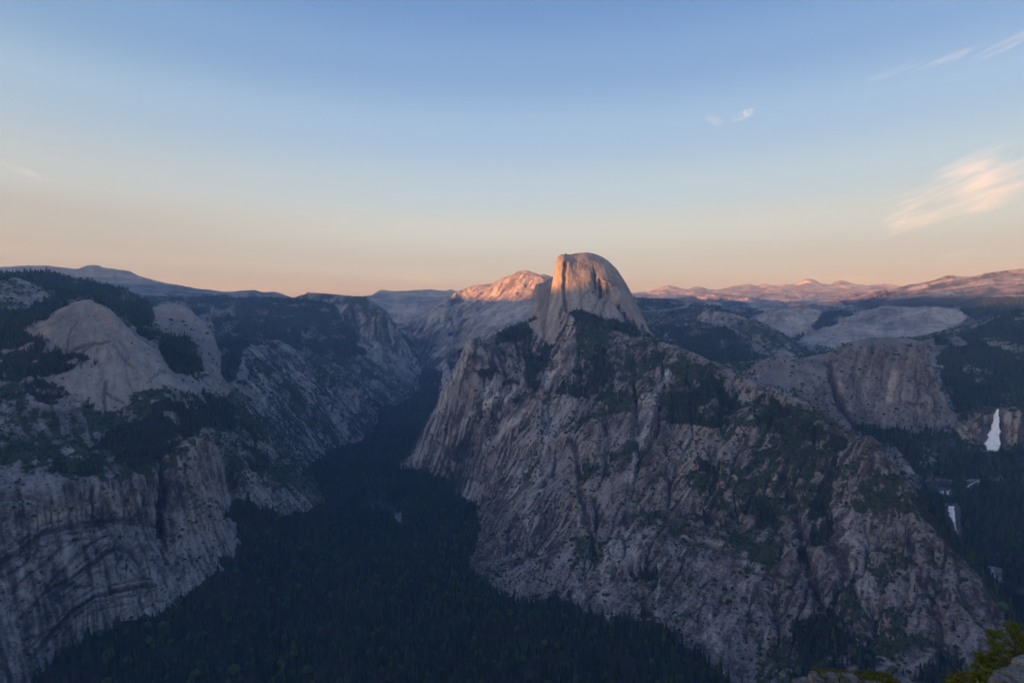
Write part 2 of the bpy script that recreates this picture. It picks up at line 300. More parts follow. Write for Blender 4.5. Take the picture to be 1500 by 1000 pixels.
# --- right: near forest slopes, cap dome, falls
L(RF, (1650, 440, 5.2), (1530, 444, 5.4), (1500, 450, 5.5), (1480, 455, 5.5), (1460, 465, 5.4), (1445, 473, 5.3), (1425, 481, 5.2), (1400, 491, 5.0), (1375, 494, 4.8), (1350, 500, 4.6))
L(RF, (1650, None, 6.6, 0), (1500, None, 6.6, 30), (1440, None, 6.4, -60), (1380, None, 5.9, -160))
L(RF, (1650, 500, 4.6), (1500, 505, 4.7), (1450, 520, 4.5), (1400, 532, 4.35), (1375, 540, 4.25))
L(RF, (1650, 555, 4.1), (1500, 560, 4.15), (1440, 572, 4.05), (1395, 585, 3.95))
L(NF, (1650, 600, 3.6), (1500, 600, 3.6), (1470, 597, 3.64), (1456, 599, 3.66), (1440, 596, 3.68), (1425, 598, 3.7), (1408, 607, 3.68), (1398, 622, 3.6))
L(NF, (1650, 665, 3.5), (1500, 655, 3.5), (1470, 662, 3.5), (1450, 664, 3.5), (1425, 652, 3.48), (1400, 642, 3.48))
L(LC, (1205, 540, 3.7), (1215, 525, 3.75), (1225, 509, 3.8), (1245, 499, 3.82), (1270, 494, 3.82), (1300, 492.5, 3.8), (1330, 494, 3.76), (1347, 498, 3.71), (1355, 511, 3.66), (1365, 540, 3.6), (1373, 560, 3.57), (1381, 580, 3.55), (1387, 605, 3.53), (1391, 628, 3.5))
L(LC, (1228, 520, 3.7), (1260, 508, 3.7), (1300, 505, 3.68), (1335, 508, 3.64), (1350, 520, 3.6))
L(LC, (1225, 560, 3.55), (1265, 562, 3.53), (1310, 565, 3.5), (1355, 570, 3.49))
L(LC, (1200, 592, 3.42), (1250, 620, 3.36), (1300, 626, 3.34), (1350, 629, 3.36), (1391, 632, 3.42))
L(LC, (1210, None, 4.3, -200), (1280, None, 4.4, -190), (1340, None, 4.4, -200), (1370, None, 4.2, -260))
L(LC, (1105, 532, 3.62), (1117, 527, 3.65), (1127, 522, 3.68), (1150, 520, 3.7), (1185, 526, 3.7), (1205, 533, 3.7), (1222, 536, 3.65))
L(LC, (1130, 545, 3.55), (1170, 550, 3.52), (1205, 560, 3.5), (1220, 580, 3.46))
L(LC, (1110, None, 3.45, -280), (1170, 590, 3.3), (1215, 615, 3.25), (1245, 635, 3.2))
L(LC, (1110, None, 4.3, -240), (1180, None, 4.3, -210))
L(NF, (1290, 640, 3.15), (1320, 645, 3.2), (1360, 650, 3.25), (1410, 690, 3.1), (1450, 695, 3.1), (1500, 690, 3.15), (1650, 700, 3.2))
L(NF, (1305, 650, 3.05), (1325, 680, 2.95), (1345, 705, 2.86), (1352, 714, 2.82))
L(NF, (1350, 722, 2.8), (1385, 721, 2.82), (1420, 716, 2.86), (1500, 715, 2.95), (1650, 720, 3.0))
L(NF, (1345, 745, 2.7), (1370, 744, 2.7), (1393, 741, 2.7), (1420, 736, 2.74), (1450, 735, 2.76), (1500, 735, 2.8), (1650, 730, 2.8))
L(NF, (1355, 775, 2.6), (1396, 780, 2.6), (1430, 785, 2.58), (1470, 790, 2.56))
L(NF, (1650, 790, 2.5), (1520, 800, 2.45), (1490, 830, 2.4), (1480, 850, 2.28), (1510, 900, 2.1))
# --- far peaks
L(FP, (820, 436, 24), (930, 432, 24), (945, 431.6, 24), (960, 427.5, 24), (972, 422.8, 24), (979, 420.1, 24), (990, 422.1, 24), (1002, 427.5, 24), (1018, 422.8, 24), (1030, 424.8, 24), (1040, 430.2, 24), (1050, 427.5, 24), (1060, 424.8, 24), (1073, 423.4, 24), (1080, 420.8, 24), (1095, 418.1, 24),
      (1105, 422.1, 24), (1115, 419.4, 24), (1122, 418.1, 24), (1130, 422.1, 24), (1145, 418.1, 24), (1158, 419.4, 24), (1165, 422.1, 24), (1171, 414.7, 24), (1180, 412.0, 24), (1187, 409.3, 24), (1193, 412.6, 24), (1202, 416.7, 24), (1215, 422.1, 24), (1225, 416.7, 24), (1235, 412.6, 24), (1246, 416.7, 24),
      (1259, 417.4, 24), (1268, 422.1, 24), (1290, 418.1, 24), (1330, 424, 24), (1500, 425, 24), (1650, 425, 24))
L(FP, (930, 436, 19), (1020, 436, 19), (1100, 438, 18.5), (1160, 436, 19), (1200, 434, 19.5), (1240, 434, 19), (1290, 436, 18))
L(FP, (1100, 443, 15), (1140, 445, 14.5), (1200, 447, 14.5))
L(FP, (990, 441, 14), (1005, 436, 14), (1022, 433, 14), (1040, 430.5, 14), (1052, 431.5, 14), (1065, 434.5, 14), (1080, 439, 14), (1095, 445, 13.6), (1110, 452, 13.2))
L(FP, (930, None, 16, 350), (1100, None, 16, 400), (1040, None, 16, 420))
L(FP, (950, None, 10.5, 150), (1030, None, 10.3, 120), (1090, 458, 10.3), (1150, None, 10.3, 180), (1220, None, 10.5, 180))
L(FP, (-200, None, 34, 900), (300, None, 34, 900), (700, None, 34, 900), (1000, None, 34, 1000), (1400, None, 34, 1000), (1700, None, 34, 900))
L(FP, (-200, None, 60, 700), (300, None, 60, 700), (700, None, 60, 700), (1000, None, 60, 700), (1400, None, 60, 700), (1700, None, 60, 700))
L(HO, (-150, None, 20, 500), (100, None, 20, 500), (300, None, 17, 400), (520, None, 18, 500), (700, None, 18, 600))

# ground that drops away out of sight behind the edges
L(BD, (240, None, 4.5, 20), (272, None, 4.45, -20), (300, None, 4.38, -90), (326, None, 4.22, -220), (333, None, 4.02, -310), (334, None, 3.8, -335), (330, None, 3.62, -340))
L(ND, (190, None, 3.12, -70), (208, None, 3.02, -125), (233, None, 2.93, -205), (256, None, 2.86, -275), (270, None, 2.78, -310))
L(ND, (70, 464, 3.06), (84, 460, 3.08), (104, 450, 3.12), (130, 446, 3.13), (152, 452, 3.08), (172, 472, 2.98))
L(ND, (170, 495, 2.93), (200, 525, 2.83), (232, 556, 2.7))
L(WC, (345, None, 3.25, -480), (365, None, 3.15, -545), (390, None, 3.1, -610), (420, None, 3.05, -690), (450, None, 2.95, -770), (482, None, 2.85, -860))
L(HD, (948, None, 4.12, -10), (942, None, 4.2, 50), (930, None, 4.3, 100), (915, None, 4.36, 130))
L(HD, (783, None, 4.45, -30), (779, None, 4.32, -15), (772, None, 4.2, -12), (766, None, 4.1, -10))
L(HD, (780, 418, 4.24), (783, 413, 4.24), (796, 411, 4.24), (806, 408, 4.22))
L(LC, (1362, None, 3.95, -300), (1374, None, 3.85, -350), (1388, None, 3.75, -430), (1397, None, 3.65, -450))

# ------------------------------------------------------------------ ground surface between the break lines
TH0, TH1, NT = R(-56), R(56), 1140
S0, S1 = math.log(0.62), math.log(60.0)
DS = (TH1 - TH0) / (NT - 1)
NS = int((S1 - S0) / DS) + 1
print('grid', NT, NS)
REG = sorted({r for r, _ in LINES})
def seg_points():
    for reg, pts in LINES:
        q = []
        for p in pts:
            if len(p) == 4:
                th = math.atan2((p[0] - HX) / F, CP); q.append((th, math.log(p[2]), p[3]))
            else:
                th, k = ray(p[0], p[1])
                d = p[2] if p[2] > 0 else p[2] / k / 1000.0
                q.append((th, math.log(d), d * 1000.0 * k))
        for a, b in zip(q, q[1:]):
            n = int(max(abs(b[0] - a[0]), abs(b[1] - a[1])) / DS * 1.5) + 2
            t = np.linspace(0, 1, n)
            # straight in space between the two points
            yield (REG.index(reg), a[0] + (b[0] - a[0]) * t, a[1] + (b[1] - a[1]) * t, a[2] + (b[2] - a[2]) * t)

sumz = np.zeros((NT, NS), np.float64); cnt = np.zeros((NT, NS), np.float64); lab = np.full((NT, NS), -1, np.int16)
for reg, th, s, z in seg_points():
    i = np.rint((th - TH0) / DS).astype(int); j = np.rint((s - S0) / DS).astype(int)
    ok = (i >= 0) & (i < NT) & (j >= 0) & (j < NS)
    np.add.at(sumz, (i[ok], j[ok]), z[ok]); np.add.at(cnt, (i[ok], j[ok]), 1)
    lab[i[ok], j[ok]] = reg
cnt[:, 0] += 1; sumz[:, 0] += -650
def solve(sz, ct):
    nt, ns = sz.shape
    if min(nt, ns) <= 12:
        z = np.full((nt, ns), sz.sum() / max(ct.sum(), 1))
    else:
        p = ((0, nt % 2), (0, ns % 2))
        a, b = np.pad(sz, p), np.pad(ct, p)
        a = a[0::2, 0::2] + a[1::2, 0::2] + a[0::2, 1::2] + a[1::2, 1::2]
        b = b[0::2, 0::2] + b[1::2, 0::2] + b[0::2, 1::2] + b[1::2, 1::2]
        c = solve(a, b)
        z = np.repeat(np.repeat(c, 2, 0), 2, 1)[:nt, :ns]
    m = ct > 0
    val = np.where(m, sz / np.maximum(ct, 1e-9), 0)
    z = z.astype(np.float32); val = val.astype(np.float32)
    z[m] = val[m]
    for k in range(24 if nt > 800 else 60):
        q = np.pad(z, 1, mode='edge')
        n = (q[:-2, 1:-1] + q[2:, 1:-1] + q[1:-1, :-2] + q[1:-1, 2:]) * 0.25
        z = np.where(m, val, n)
    return z
Z = solve(sumz, cnt)
# which landform each patch of ground belongs to: the nearest break line's
def nearest_label(l):
    nt, ns = l.shape
    gi, gj = np.meshgrid(np.arange(nt), np.arange(ns), indexing='ij')
    bi = np.where(l >= 0, gi, -9999); bj = np.where(l >= 0, gj, -9999)
    bd = np.where(l >= 0, 0.0, 1e12)
    st = 512
    while st >= 1:
        for di in (-st, 0, st):
            for dj in (-st, 0, st):
                si = np.clip(gi + di, 0, nt - 1); sj_ = np.clip(gj + dj, 0, ns - 1)
                ci_, cj_ = bi[si, sj_], bj[si, sj_]
                d = (ci_ - gi) ** 2.0 + (cj_ - gj) ** 2.0
                m = d < bd
                bd = np.where(m, d, bd); bi = np.where(m, ci_, bi); bj = np.where(m, cj_, bj)
        st //= 2
    return l[bi, bj]
p4 = ((0, -NT % 4), (0, -NS % 4))
LAB4 = np.pad(lab, p4, constant_values=-1).reshape(-(-NT // 4), 4, -(-NS // 4), 4).max((1, 3))
LAB4 = nearest_label(LAB4)

near = (cnt > 0).astype(np.float32)
for k in range(7):
    q = np.pad(near, 1, mode='edge')
    near = np.maximum(near, 0.86 * np.maximum(np.maximum(q[:-2, 1:-1], q[2:, 1:-1]), np.maximum(q[1:-1, :-2], q[1:-1, 2:])))
def blur(A, n=1):
    for k in range(n):
        q = np.pad(A, 1, mode='edge')
        A = 0.25 * A + 0.125 * (q[:-2, 1:-1] + q[2:, 1:-1] + q[1:-1, :-2] + q[1:-1, 2:]) + 0.0625 * (q[:-2, :-2] + q[2:, 2:] + q[:-2, 2:] + q[2:, :-2])
    return A
Z = blur(Z, 2)

# ------------------------------------------------------------------ weathering: run-off carves gullies down the slopes
NSW = int((math.log(10.5) - S0) / DS)
thg = (TH0 + DS * np.arange(NT))[:, None]; rg = np.exp(S0 + DS * np.arange(NSW))[None, :] * 1000.0
GX, GY = rg * np.sin(thg), rg * np.cos(thg)
Zw = Z[:, :NSW].astype(np.float32)
slope = np.hypot(np.gradient(Zw, axis=0), np.gradient(Zw, axis=1)) / (rg * DS)
sm = sstep(0.15, 0.9, slope).astype(np.float32)
lab_w = np.array(REG)[LAB4[np.arange(NT)[:, None] // 4, np.arange(NSW)[None, :] // 4]]
soft = np.where(np.isin(lab_w, ['north_dome', 'basket_dome', 'half_dome']), 0.14, np.where(lab_w == 'arch_cliff', 0.45, np.where(lab_w == 'cap_dome', 0.22, 1.0))).astype(np.float32)
soft = blur(soft, 8)
fq = np.clip(rg / 3000.0, 0.7, 2.5)
rough = fbm(GX / 330 / fq, GY / 330 / fq, Zw / 500, 3, 5) * 44 * fq + fbm(GX / 95 / fq, GY / 95 / fq, Zw / 200, 3, 8) * 20 * fq
ridge_n = fbm(GX / 150 / fq, GY / 150 / fq, Zw / 700, 2, 9, ridged=True) * 22 * fq
crestg = 1 - 0.85 * near[:, :NSW]
Zr = Zw + (rough + ridge_n) * sm * crestg * soft
flux = np.zeros((NT, NSW), np.float32)
for rnd in range(2):
    Zf = blur(Zr, 2)
    gi_, gj_ = np.gradient(Zf, axis=0), np.gradient(Zf, axis=1)
    prob = (sm[::1] + 0.03).ravel(); prob = np.cumsum(prob / prob.sum())
    N = 170000
    pick = np.searchsorted(prob, rng.random(N)).clip(0, prob.size - 1)
    pi, pj = (pick // NSW).astype(np.float64) + rng.random(N), (pick % NSW).astype(np.float64) + rng.random(N)
    vi, vj = np.zeros(N), np.zeros(N)
    fx_ = np.zeros(NT * NSW)
    for st in range(110):
        a, b = np.clip(pi.astype(int), 0, NT - 1), np.clip(pj.astype(int), 0, NSW - 1)
        fi, fj = gi_[a, b], gj_[a, b]
        vi = 0.5 * vi - fi; vj = 0.5 * vj - fj
        ln = np.hypot(vi, vj) + 1e-6
        vi, vj = vi / ln * np.maximum(np.hypot(fi, fj), 0.3), vj / ln * np.maximum(np.hypot(fi, fj), 0.3)
        pi = np.clip(pi + vi / (np.hypot(vi, vj) + 1e-6) * 0.9, 0, NT - 1.01); pj = np.clip(pj + vj / (np.hypot(vi, vj) + 1e-6) * 0.9, 0, NSW - 1.01)
        fx_ += np.bincount(pi.astype(int) * NSW + pj.astype(int), minlength=NT * NSW)
    flux = fx_.reshape(NT, NSW).astype(np.float32)
    lf = np.log1p(blur(flux, 1))
    lf = np.clip(lf - 1.0, 0, 5)
    Zr = Zr - blur(lf, 1) * (5.5 if rnd == 0 else 4.5) * fq * sm * crestg * np.maximum(soft, 0.06)
# fall-line streaks: run-off smears whatever grows and leaches above down the rock
Zf = blur(Zr, 1); gi_, gj_ = np.gradient(Zf, axis=0), np.gradient(Zf, axis=1)
N = 230000
pick = np.searchsorted(prob, rng.random(N)).clip(0, prob.size - 1)
pi, pj = (pick // NSW) + rng.random(N), (pick % NSW) + rng.random(N)
val = rng.normal(size=N)
sv, sc_ = np.zeros(NT * NSW), np.zeros(NT * NSW)
vi, vj = np.zeros(N), np.zeros(N)
for st in range(55):
    a, b = np.clip(pi.astype(int), 0, NT - 1), np.clip(pj.astype(int), 0, NSW - 1)
    fi, fj = gi_[a, b], gj_[a, b]
    ln = np.hypot(fi, fj) + 1e-6
    vi = 0.4 * vi - 0.6 * fi / ln; vj = 0.4 * vj - 0.6 * fj / ln
    pi = np.clip(pi + vi * 0.8, 0, NT - 1.01); pj = np.clip(pj + vj * 0.8, 0, NSW - 1.01)
    c_ = pi.astype(int) * NSW + pj.astype(int)
    k_ = math.sin(math.pi * (st + .5) / 55)
    sv += np.bincount(c_, val * k_, NT * NSW); sc_ += np.bincount(c_, np.full(N, k_ * k_), NT * NSW)
lic = (sv / np.sqrt(sc_ + 0.3)).reshape(NT, NSW).astype(np.float32)
lic = blur(lic, 1); lic /= lic.std() + 1e-6
LICF = np.zeros((NT, NS), np.float32)
Zfull = Z.astype(np.float32).copy(); Zfull[:, :NSW] = Zr
fade = sstep(0, 60, NSW - np.arange(NSW))[None, :]
Zfull[:, :NSW] = Z[:, :NSW] * (1 - fade) + Zr * fade
FLX = np.zeros((NT, NS), np.float32); FLX[:, :NSW] = lf * fade / 5.0; LICF[:, :NSW] = lic * fade * sm

# ------------------------------------------------------------------ mesh columns: bearings even, ranges denser where the ground is steep
NC, NR = 1330, 690
th = np.linspace(R(-48), R(48), NC)
ci = (th - TH0) / DS; c0 = np.floor(ci).astype(int); cf = (ci - c0)[:, None].astype(np.float32)
def cols(A): return A[c0] * (1 - cf) + A[np.minimum(c0 + 1, NT - 1)] * cf
Zc, Fc = cols(Zfull), cols(FLX)
s_ax = S0 + DS * np.arange(NS); r_ax = np.exp(s_ax) * 1000.0
Zs = cols(Z)
phi = np.arctan2(Zs, r_ax[None, :])
runmax = np.maximum.accumulate(phi, axis=1)
vis = phi >= runmax - 0.006
lowp = sstep(-34.5, -31.0, np.degrees(phi) / np.cos(th)[:, None] ** .5)
w = np.abs(np.diff(phi, axis=1)) * (0.12 + 0.88 * lowp[:, 1:]) * np.where(vis[:, 1:], 1.0, 0.15) + 0.08 * DS + 0.22 * DS * (vis * lowp)[:, 1:]
w = w + 0.55 * DS * (vis * (r_ax[None, :] > 9500) * (r_ax[None, :] < 26000))[:, 1:]
k = 17
cs = np.cumsum(np.pad(w, ((k + 1, k), (0, 0)), mode='edge'), axis=0)
w = (cs[2 * k + 1:] - cs[:-2 * k - 1]) / (2 * k + 1)
cw = np.concatenate([np.zeros((NC, 1)), np.cumsum(w, axis=1)], axis=1)
cw /= cw[:, -1:]
sj = np.empty((NC, NR), np.float64)
tt = np.linspace(0, 1, NR); jj = np.arange(NS, dtype=float)
for i in range(NC): sj[i] = np.interp(tt, cw[i], jj)
j0 = np.minimum(np.floor(sj).astype(int), NS - 2); jf = (sj - j0).astype(np.float32)
ii = np.arange(NC)[:, None]
def samp(A): return A[ii, j0] * (1 - jf) + A[ii, j0 + 1] * jf
zz = samp(Zc).astype(np.float64); flx = samp(Fc); licv = samp(cols(LICF)); nearv = samp(cols(near))
rr = np.exp(S0 + DS * sj) * 1000.0
X = rr * np.sin(th)[:, None]; Y = rr * np.cos(th)[:, None]; ZZ = zz
wj = vnoise(X / 120, Y / 120, ZZ / 120, 91) * 5
labv = LAB4[np.clip((ci[:, None] + wj) / 4, 0, LAB4.shape[0] - 1).astype(int), np.clip((j0 + wj) / 4, 0, LAB4.shape[1] - 1).astype(int)]
labn = np.array(REG)[labv]

def normals(X, Y, Z):
    ax, ay, az = [np.gradient(a, axis=0) for a in (X, Y, Z)]
    bx, by, bz = [np.gradient(a, axis=1) for a in (X, Y, Z)]
    nx, ny, nz = ay * bz - az * by, az * bx - ax * bz, ax * by - ay * bx
    s = np.sign(nz); s[s == 0] = 1
    ln = np.sqrt(nx * nx + ny * ny + nz * nz) + 1e-9
    return nx * s / ln, ny * s / ln, nz * s / ln
nx, ny, nz = normals(X, Y, samp(cols(blur(Zfull, 2))))
steep = sstep(0.90, 0.55, nz)
dist = np.sqrt(X * X + Y * Y + ZZ * ZZ)
PX, PY = project(X, Y, ZZ)
Dk = rr / 1000.0

# ------------------------------------------------------------------ marks seen on the ground, brought onto it
# outlines and streaks read off the photograph; (picture points) + the range of distances at which they lie
warp_x = fbm(X / 60 , Y / 60, ZZ / 60, 3, 71) ; warp_y = fbm(X / 60, Y / 60, ZZ / 60, 3, 77)
# warp measured in picture points at 3 km so that outlines run raggedly over the ground
wsc = np.clip(3.0 / Dk, 0.3, 1.5)
WX, WY = PX + warp_x * 11 * wsc, PY + warp_y * 8 * wsc
def _inside(pts, x, y):
    ins = np.zeros(len(x), bool)
    for (ax, ay), (bx, by) in zip(pts, np.roll(pts, -1, 0)):
        c = (ay > y) != (by > y)
        with np.errstate(divide='ignore', invalid='ignore'):
            ins ^= c & (x < (bx - ax) * (y - ay) / (by - ay + 1e-12) + ax)
    return ins
def poly(pts, d0, d1, soft=1.0):
    pts = np.array(pts, float)
    x0, y0 = pts.min(0) - 30; x1, y1 = pts.max(0) + 30
    idx = np.nonzero((PX > x0) & (PX < x1) & (PY > y0) & (PY < y1) & (Dk > d0) & (Dk < d1))
    acc = 0.0
    for k_, (wa, wb) in enumerate(((warp_x, warp_y), (warp_y, -warp_x), (-warp_x, warp_y), (-warp_y, -warp_x))):
        m_ = soft * wsc[idx] * (8 + 9 * k_)
        acc = acc + _inside(pts, PX[idx] + wa[idx] * m_, PY[idx] + wb[idx] * m_ * .7) * (0.4, 0.3, 0.2, 0.1)[k_]
    out = np.zeros(PX.shape, np.float32)
    out[idx] = acc
    return out
def stroke(pts, width, d0, d1, warp=0.5):
    out = np.zeros(PX.shape, np.float32)
    pts = np.array(pts, float)
    x0, y0 = pts.min(0) - width * 2 - 8; x1, y1 = pts.max(0) + width * 2 + 8
    idx = np.nonzero((PX > x0) & (PX < x1) & (PY > y0) & (PY < y1) & (Dk > d0) & (Dk < d1))
    x, y = (PX + (WX - PX) * warp)[idx], (PY + (WY - PY) * warp)[idx]
    best = np.full(len(x), 1e9)
    for (ax, ay), (bx, by) in zip(pts, pts[1:]):
        dx, dy = bx - ax, by - ay
        t = np.clip(((x - ax) * dx + (y - ay) * dy) / (dx * dx + dy * dy), 0, 1)
        best = np.minimum(best, np.hypot(x - ax - t * dx, y - ay - t * dy))
    wv = 0.6 + 0.8 * np.clip(0.5 + 1.2 * warp_y[idx], 0, 1)
    out[idx] = np.exp(-(best / (width * wv)) ** 4) * (0.65 + 0.5 * np.clip(0.5 + 1.3 * warp_x[idx], 0, 1)).clip(0, 1)
    return out

forest = np.zeros(PX.shape, np.float32)
def F_(pts, d0, d1, dens=1.0):
    global forest
    forest = np.maximum(forest, poly(pts, d0, d1) * dens)
F_([(45,1005),(80,968),(130,933),(200,908),(240,898),(300,852),(340,818),(352,772),(330,752),(340,733),(352,729),(380,744),(430,755),(475,735),(462,700),(455,685),(480,668),(545,636),(560,604),(605,580),(620,540),(650,540),(640,590),
    (600,660),(580,686),(615,692),(650,702),(672,730),(690,738),(702,772),(692,800),(686,828),(700,848),(722,866),(760,884),(800,880),(830,876),(850,892),(885,908),(930,908),(965,914),(990,934),(1005,948),(1040,968),(1075,1005),(1100,1200),(0,1200)], 0.5, 7.4)
F_([(1335,722),(1372,716),(1376,728),(1392,728),(1396,716),(1410,722),(1440,715),(1660,715),(1660,1100),(1490,935),(1440,852),(1400,808),(1355,752)], 1.85, 3.2)
main_wood = forest.copy()
F_([(1228,632),(1262,622),(1310,630),(1392,634),(1392,645),(1290,650),(1240,645)], 2.9, 3.6)
F_([(-200,396),(0,398),(60,394),(120,405),(182,417),(224,450),(230,470),(205,482),(185,470),(165,455),(130,434),(80,454),(62,474),(55,492),(75,508),(115,516),(150,530),(140,536),(100,540),(60,555),(85,565),(120,585),(140,605),(110,605),(60,590),(20,560),(-200,560)], 2.6, 5.6)
F_([(222,447),(205,472),(228,492),(270,492),(292,506),(300,545),(255,548),(225,500),(200,488)], 2.9, 4.2)
F_([(250,575),(320,575),(345,600),(340,640),(300,625),(260,655),(220,680),(195,690),(170,680),(150,660),(165,630),(190,610),(215,608)], 2.25, 3.2)
F_([(110,690),(140,650),(160,640),(150,690),(120,700)], 2.1, 2.6)
F_([(60,690),(90,660),(100,690),(70,706)], 2.1, 2.6, .7)
F_([(330,640),(350,600),(385,640),(400,690),(370,690),(345,660)], 2.3, 3.2, .55)
F_([(265,436),(330,432),(420,437),(470,440),(492,448),(502,470),(525,492),(540,520),(480,525),(440,515),(410,498),(360,496),(340,515),(325,540),(322,500),(312,472),(292,452)], 4.5, 9.0)
F_([(832,457),(850,453),(868,460),(885,466),(905,468),(945,490),(930,494),(900,486),(870,478),(848,470)], 3.4, 4.0)
F_([(812,578),(828,550),(855,540),(875,505),(892,520),(900,545),(897,578),(880,588),(850,582)], 2.8, 3.5)
F_([(966,602),(975,576),(1000,562),(1040,550),(1072,562),(1086,600),(1066,626),(1030,626),(1000,622),(972,617)], 2.5, 3.4)
F_([(1108,572),(1130,582),(1160,600),(1200,625),(1240,645),(1232,665),(1180,645),(1140,645),(1112,625),(1100,600)], 2.2, 3.2, .9)
F_([(735,482),(772,472),(780,488),(762,502),(740,500),(724,506)], 3.5, 4.2)
F_([(780,497),(810,506),(802,530),(785,550),(765,562),(772,522)], 3.1, 3.9)
F_([(735,556),(792,556),(785,582),(748,592)], 3.0, 3.7, .8)
F_([(690,540),(725,540),(722,560),(700,556)], 3.2, 3.7, .6)
F_([(640,690),(668,650),(690,620),(700,640),(680,690),(665,720)], 2.9, 3.7, .5)
F_([(1050,748),(1120,732),(1150,762),(1140,792),(1080,790),(1000,757),(985,762),(990,750)], 2.0, 2.5, .55)
F_([(1184,742),(1225,665),(1232,700),(1216,742),(1226,792),(1188,802)], 1.9, 2.5, .8)
F_([(1170,908),(1215,888),(1268,950),(1300,972),(1252,1010),(1160,1010)], 1.5, 2.0, .9)
F_([(1330,1000),(1380,962),(1420,985),(1400,1010)], 1.5, 2.0, .9)
F_([(925,872),(957,902),(945,914),(930,888)], 1.7, 2.1)
F_([(1000,680),(1040,672),(1050,690),(1010,696)], 2.2, 2.7, .7)
F_([(920,840),(960,830),(965,850),(925,858)], 1.8, 2.2, .6)
F_([(1365,492),(1400,490),(1500,452),(1660,450),(1660,598),(1500,598),(1440,594),(1400,606),(1388,580),(1372,530)], 3.6, 5.8, .9)
F_([(1275,640),(1310,628),(1395,634),(1425,655),(1450,668),(1500,657),(1660,660),(1660,722),(1500,720),(1420,716),(1352,716),(1340,690),(1305,645)], 2.75, 3.6)
F_([(1345,748),(1375,746),(1385,790),(1430,790),(1660,760),(1660,1100),(1490,930),(1440,850),(1400,805)], 1.8, 2.72, .85)
F_([(935,466),(1000,478),(1060,478),(1100,500),(1120,540),(1060,540),(1000,510),(950,492)], 4.2, 7.0)
F_([(925,436),(1010,436),(1060,440),(1120,456),(1090,470),(1060,450),(1000,450),(940,456)], 7.0, 14.0, .9)
F_([(1230,448),(1300,436),(1400,436),(1660,432),(1660,500),(1500,450),(1430,470),(1400,450),(1300,448),(1250,456)], 5.6, 11.5)
F_([(1206,456),(1250,450),(1262,458),(1225,475),(1205,482),(1180,488),(1150,500),(1165,505)], 6.0, 9.0, .9)
F_([(0,388),(300,430),(300,460),(220,440)], 8.0, 15.0, .4)
F_([(560,470),(620,480),(640,540),(600,530)], 7.0, 12.0, .5)
F_([(650,520),(690,505),(680,520),(660,545)], 5.0, 8, .8)
clear = np.maximum(poly([(577,748),(590,748),(592,768),(574,768)], 2.7, 3.2), poly([(535,737),(560,733),(578,738),(576,748),(540,748)], 2.8, 3.3))
F_([(195,420),(300,428),(338,440),(338,470),(300,470),(270,450),(240,445),(215,452)], 4.4, 9.5)
F_([(316,468),(345,472),(368,500),(352,532),(342,560),(326,558),(322,522)], 3.5, 5.2)
clear = np.maximum(clear, poly([(1381,736),(1406,736),(1411,794),(1388,794)], 2.4, 2.85, .3))
clear = np.maximum(clear, np.maximum(poly([(1373,715),(1395,713),(1393,728),(1373,728)], 2.6, 3.0, .3), np.maximum(poly([(1446,828),(1470,832),(1468,856),(1448,850)], 2.0, 2.6, .3), poly([(1414,702),(1436,700),(1434,712),(1414,718)], 2.7, 3.2, .3))))
hd_mask = poly([(811,368),(850,364),(908,382),(955,492),(925,482),(900,468),(868,459),(833,458),(834,478),(820,502),(808,508),(798,500),(784,487),(770,470),(780,408),(806,402)], 3.5, 4.5, .25) > .5
outcrop = poly([(-200,440),(0,410),(30,403),(45,412),(75,432),(60,442),(30,455),(-200,470)], 3.6, 4.4)
forest *= np.where((main_wood > 0.5) & (Dk < 5), 1.0, 0.35 + 0.85 * sstep(-0.28, 0.22, fbm(X / 85 / np.clip(Dk / 3, 1, 3), Y / 85 / np.clip(Dk / 3, 1, 3), ZZ / 85, 4, 171)))
forest *= (1 - clear) * (1 - 0.8 * outcrop)

pale = np.zeros(PX.shape, np.float32); stain_shade = np.zeros(PX.shape, np.float32); warm = np.zeros(PX.shape, np.float32); cut = np.zeros(PX.shape, np.float32)  # the dark one also carries the dome shoulder's shading as colour
def P_(pts, w, d0, d1, a=1.0, warp=.5):
    global pale; pale = np.maximum(pale, stroke(pts, w, d0, d1, warp) * min(1, a * 1.35))
def PP(pts, d0, d1, a=1.0):
    global pale; pale = np.maximum(pale, poly(pts, d0, d1) * a)
def S_(pts, w, d0, d1, a=1.0, depth=0.0, warp=.5):
    global stain_shade, cut
    g = stroke(pts, w, d0, d1, warp); stain_shade = np.maximum(stain_shade, g * a)
    if depth: cut = np.maximum(cut, g * depth)
def W_(pts, w, d0, d1, a=1.0):
    global warm; warm = np.maximum(warm, stroke(pts, w, d0, d1) * a)
# pale chutes, talus and fresh rock on the massif, plus light painted on slabs
P_([(980,545),(974,560),(968,572)], 4, 2.5, 3.4, .7); P_([(966,570),(958,585),(953,605),(948,625),(940,645),(932,668),(924,690),(920,705)], 5, 2.2, 3.2, .9)
P_([(950,585),(944,612),(936,640)], 10, 2.2, 3.2, .5); P_([(1010,640),(1002,658),(996,668)], 4, 2.3, 2.9, .5)
PP([(636,640),(648,632),(652,650),(640,668),(612,678),(585,685),(606,664),(622,648)], 3.3, 3.9, .8)
P_([(686,503),(674,528),(662,552),(652,575),(646,600),(638,628)], 9, 3.4, 3.9, .65)  # left-facing edge painted pale where the evening light falls
P_([(736,574),(716,590),(690,608),(664,635),(646,660),(632,682)], 4.5, 2.9, 3.7, .7); P_([(776,540),(770,555),(752,575),(742,586)], 4, 2.9, 3.7, .6)
P_([(790,590),(770,608),(740,628),(715,650),(700,672),(690,700),(682,720)], 4.5, 2.6, 3.4, .7); PP([(676,712),(700,700),(703,715),(688,730),(670,732)], 2.8, 3.4, .7)
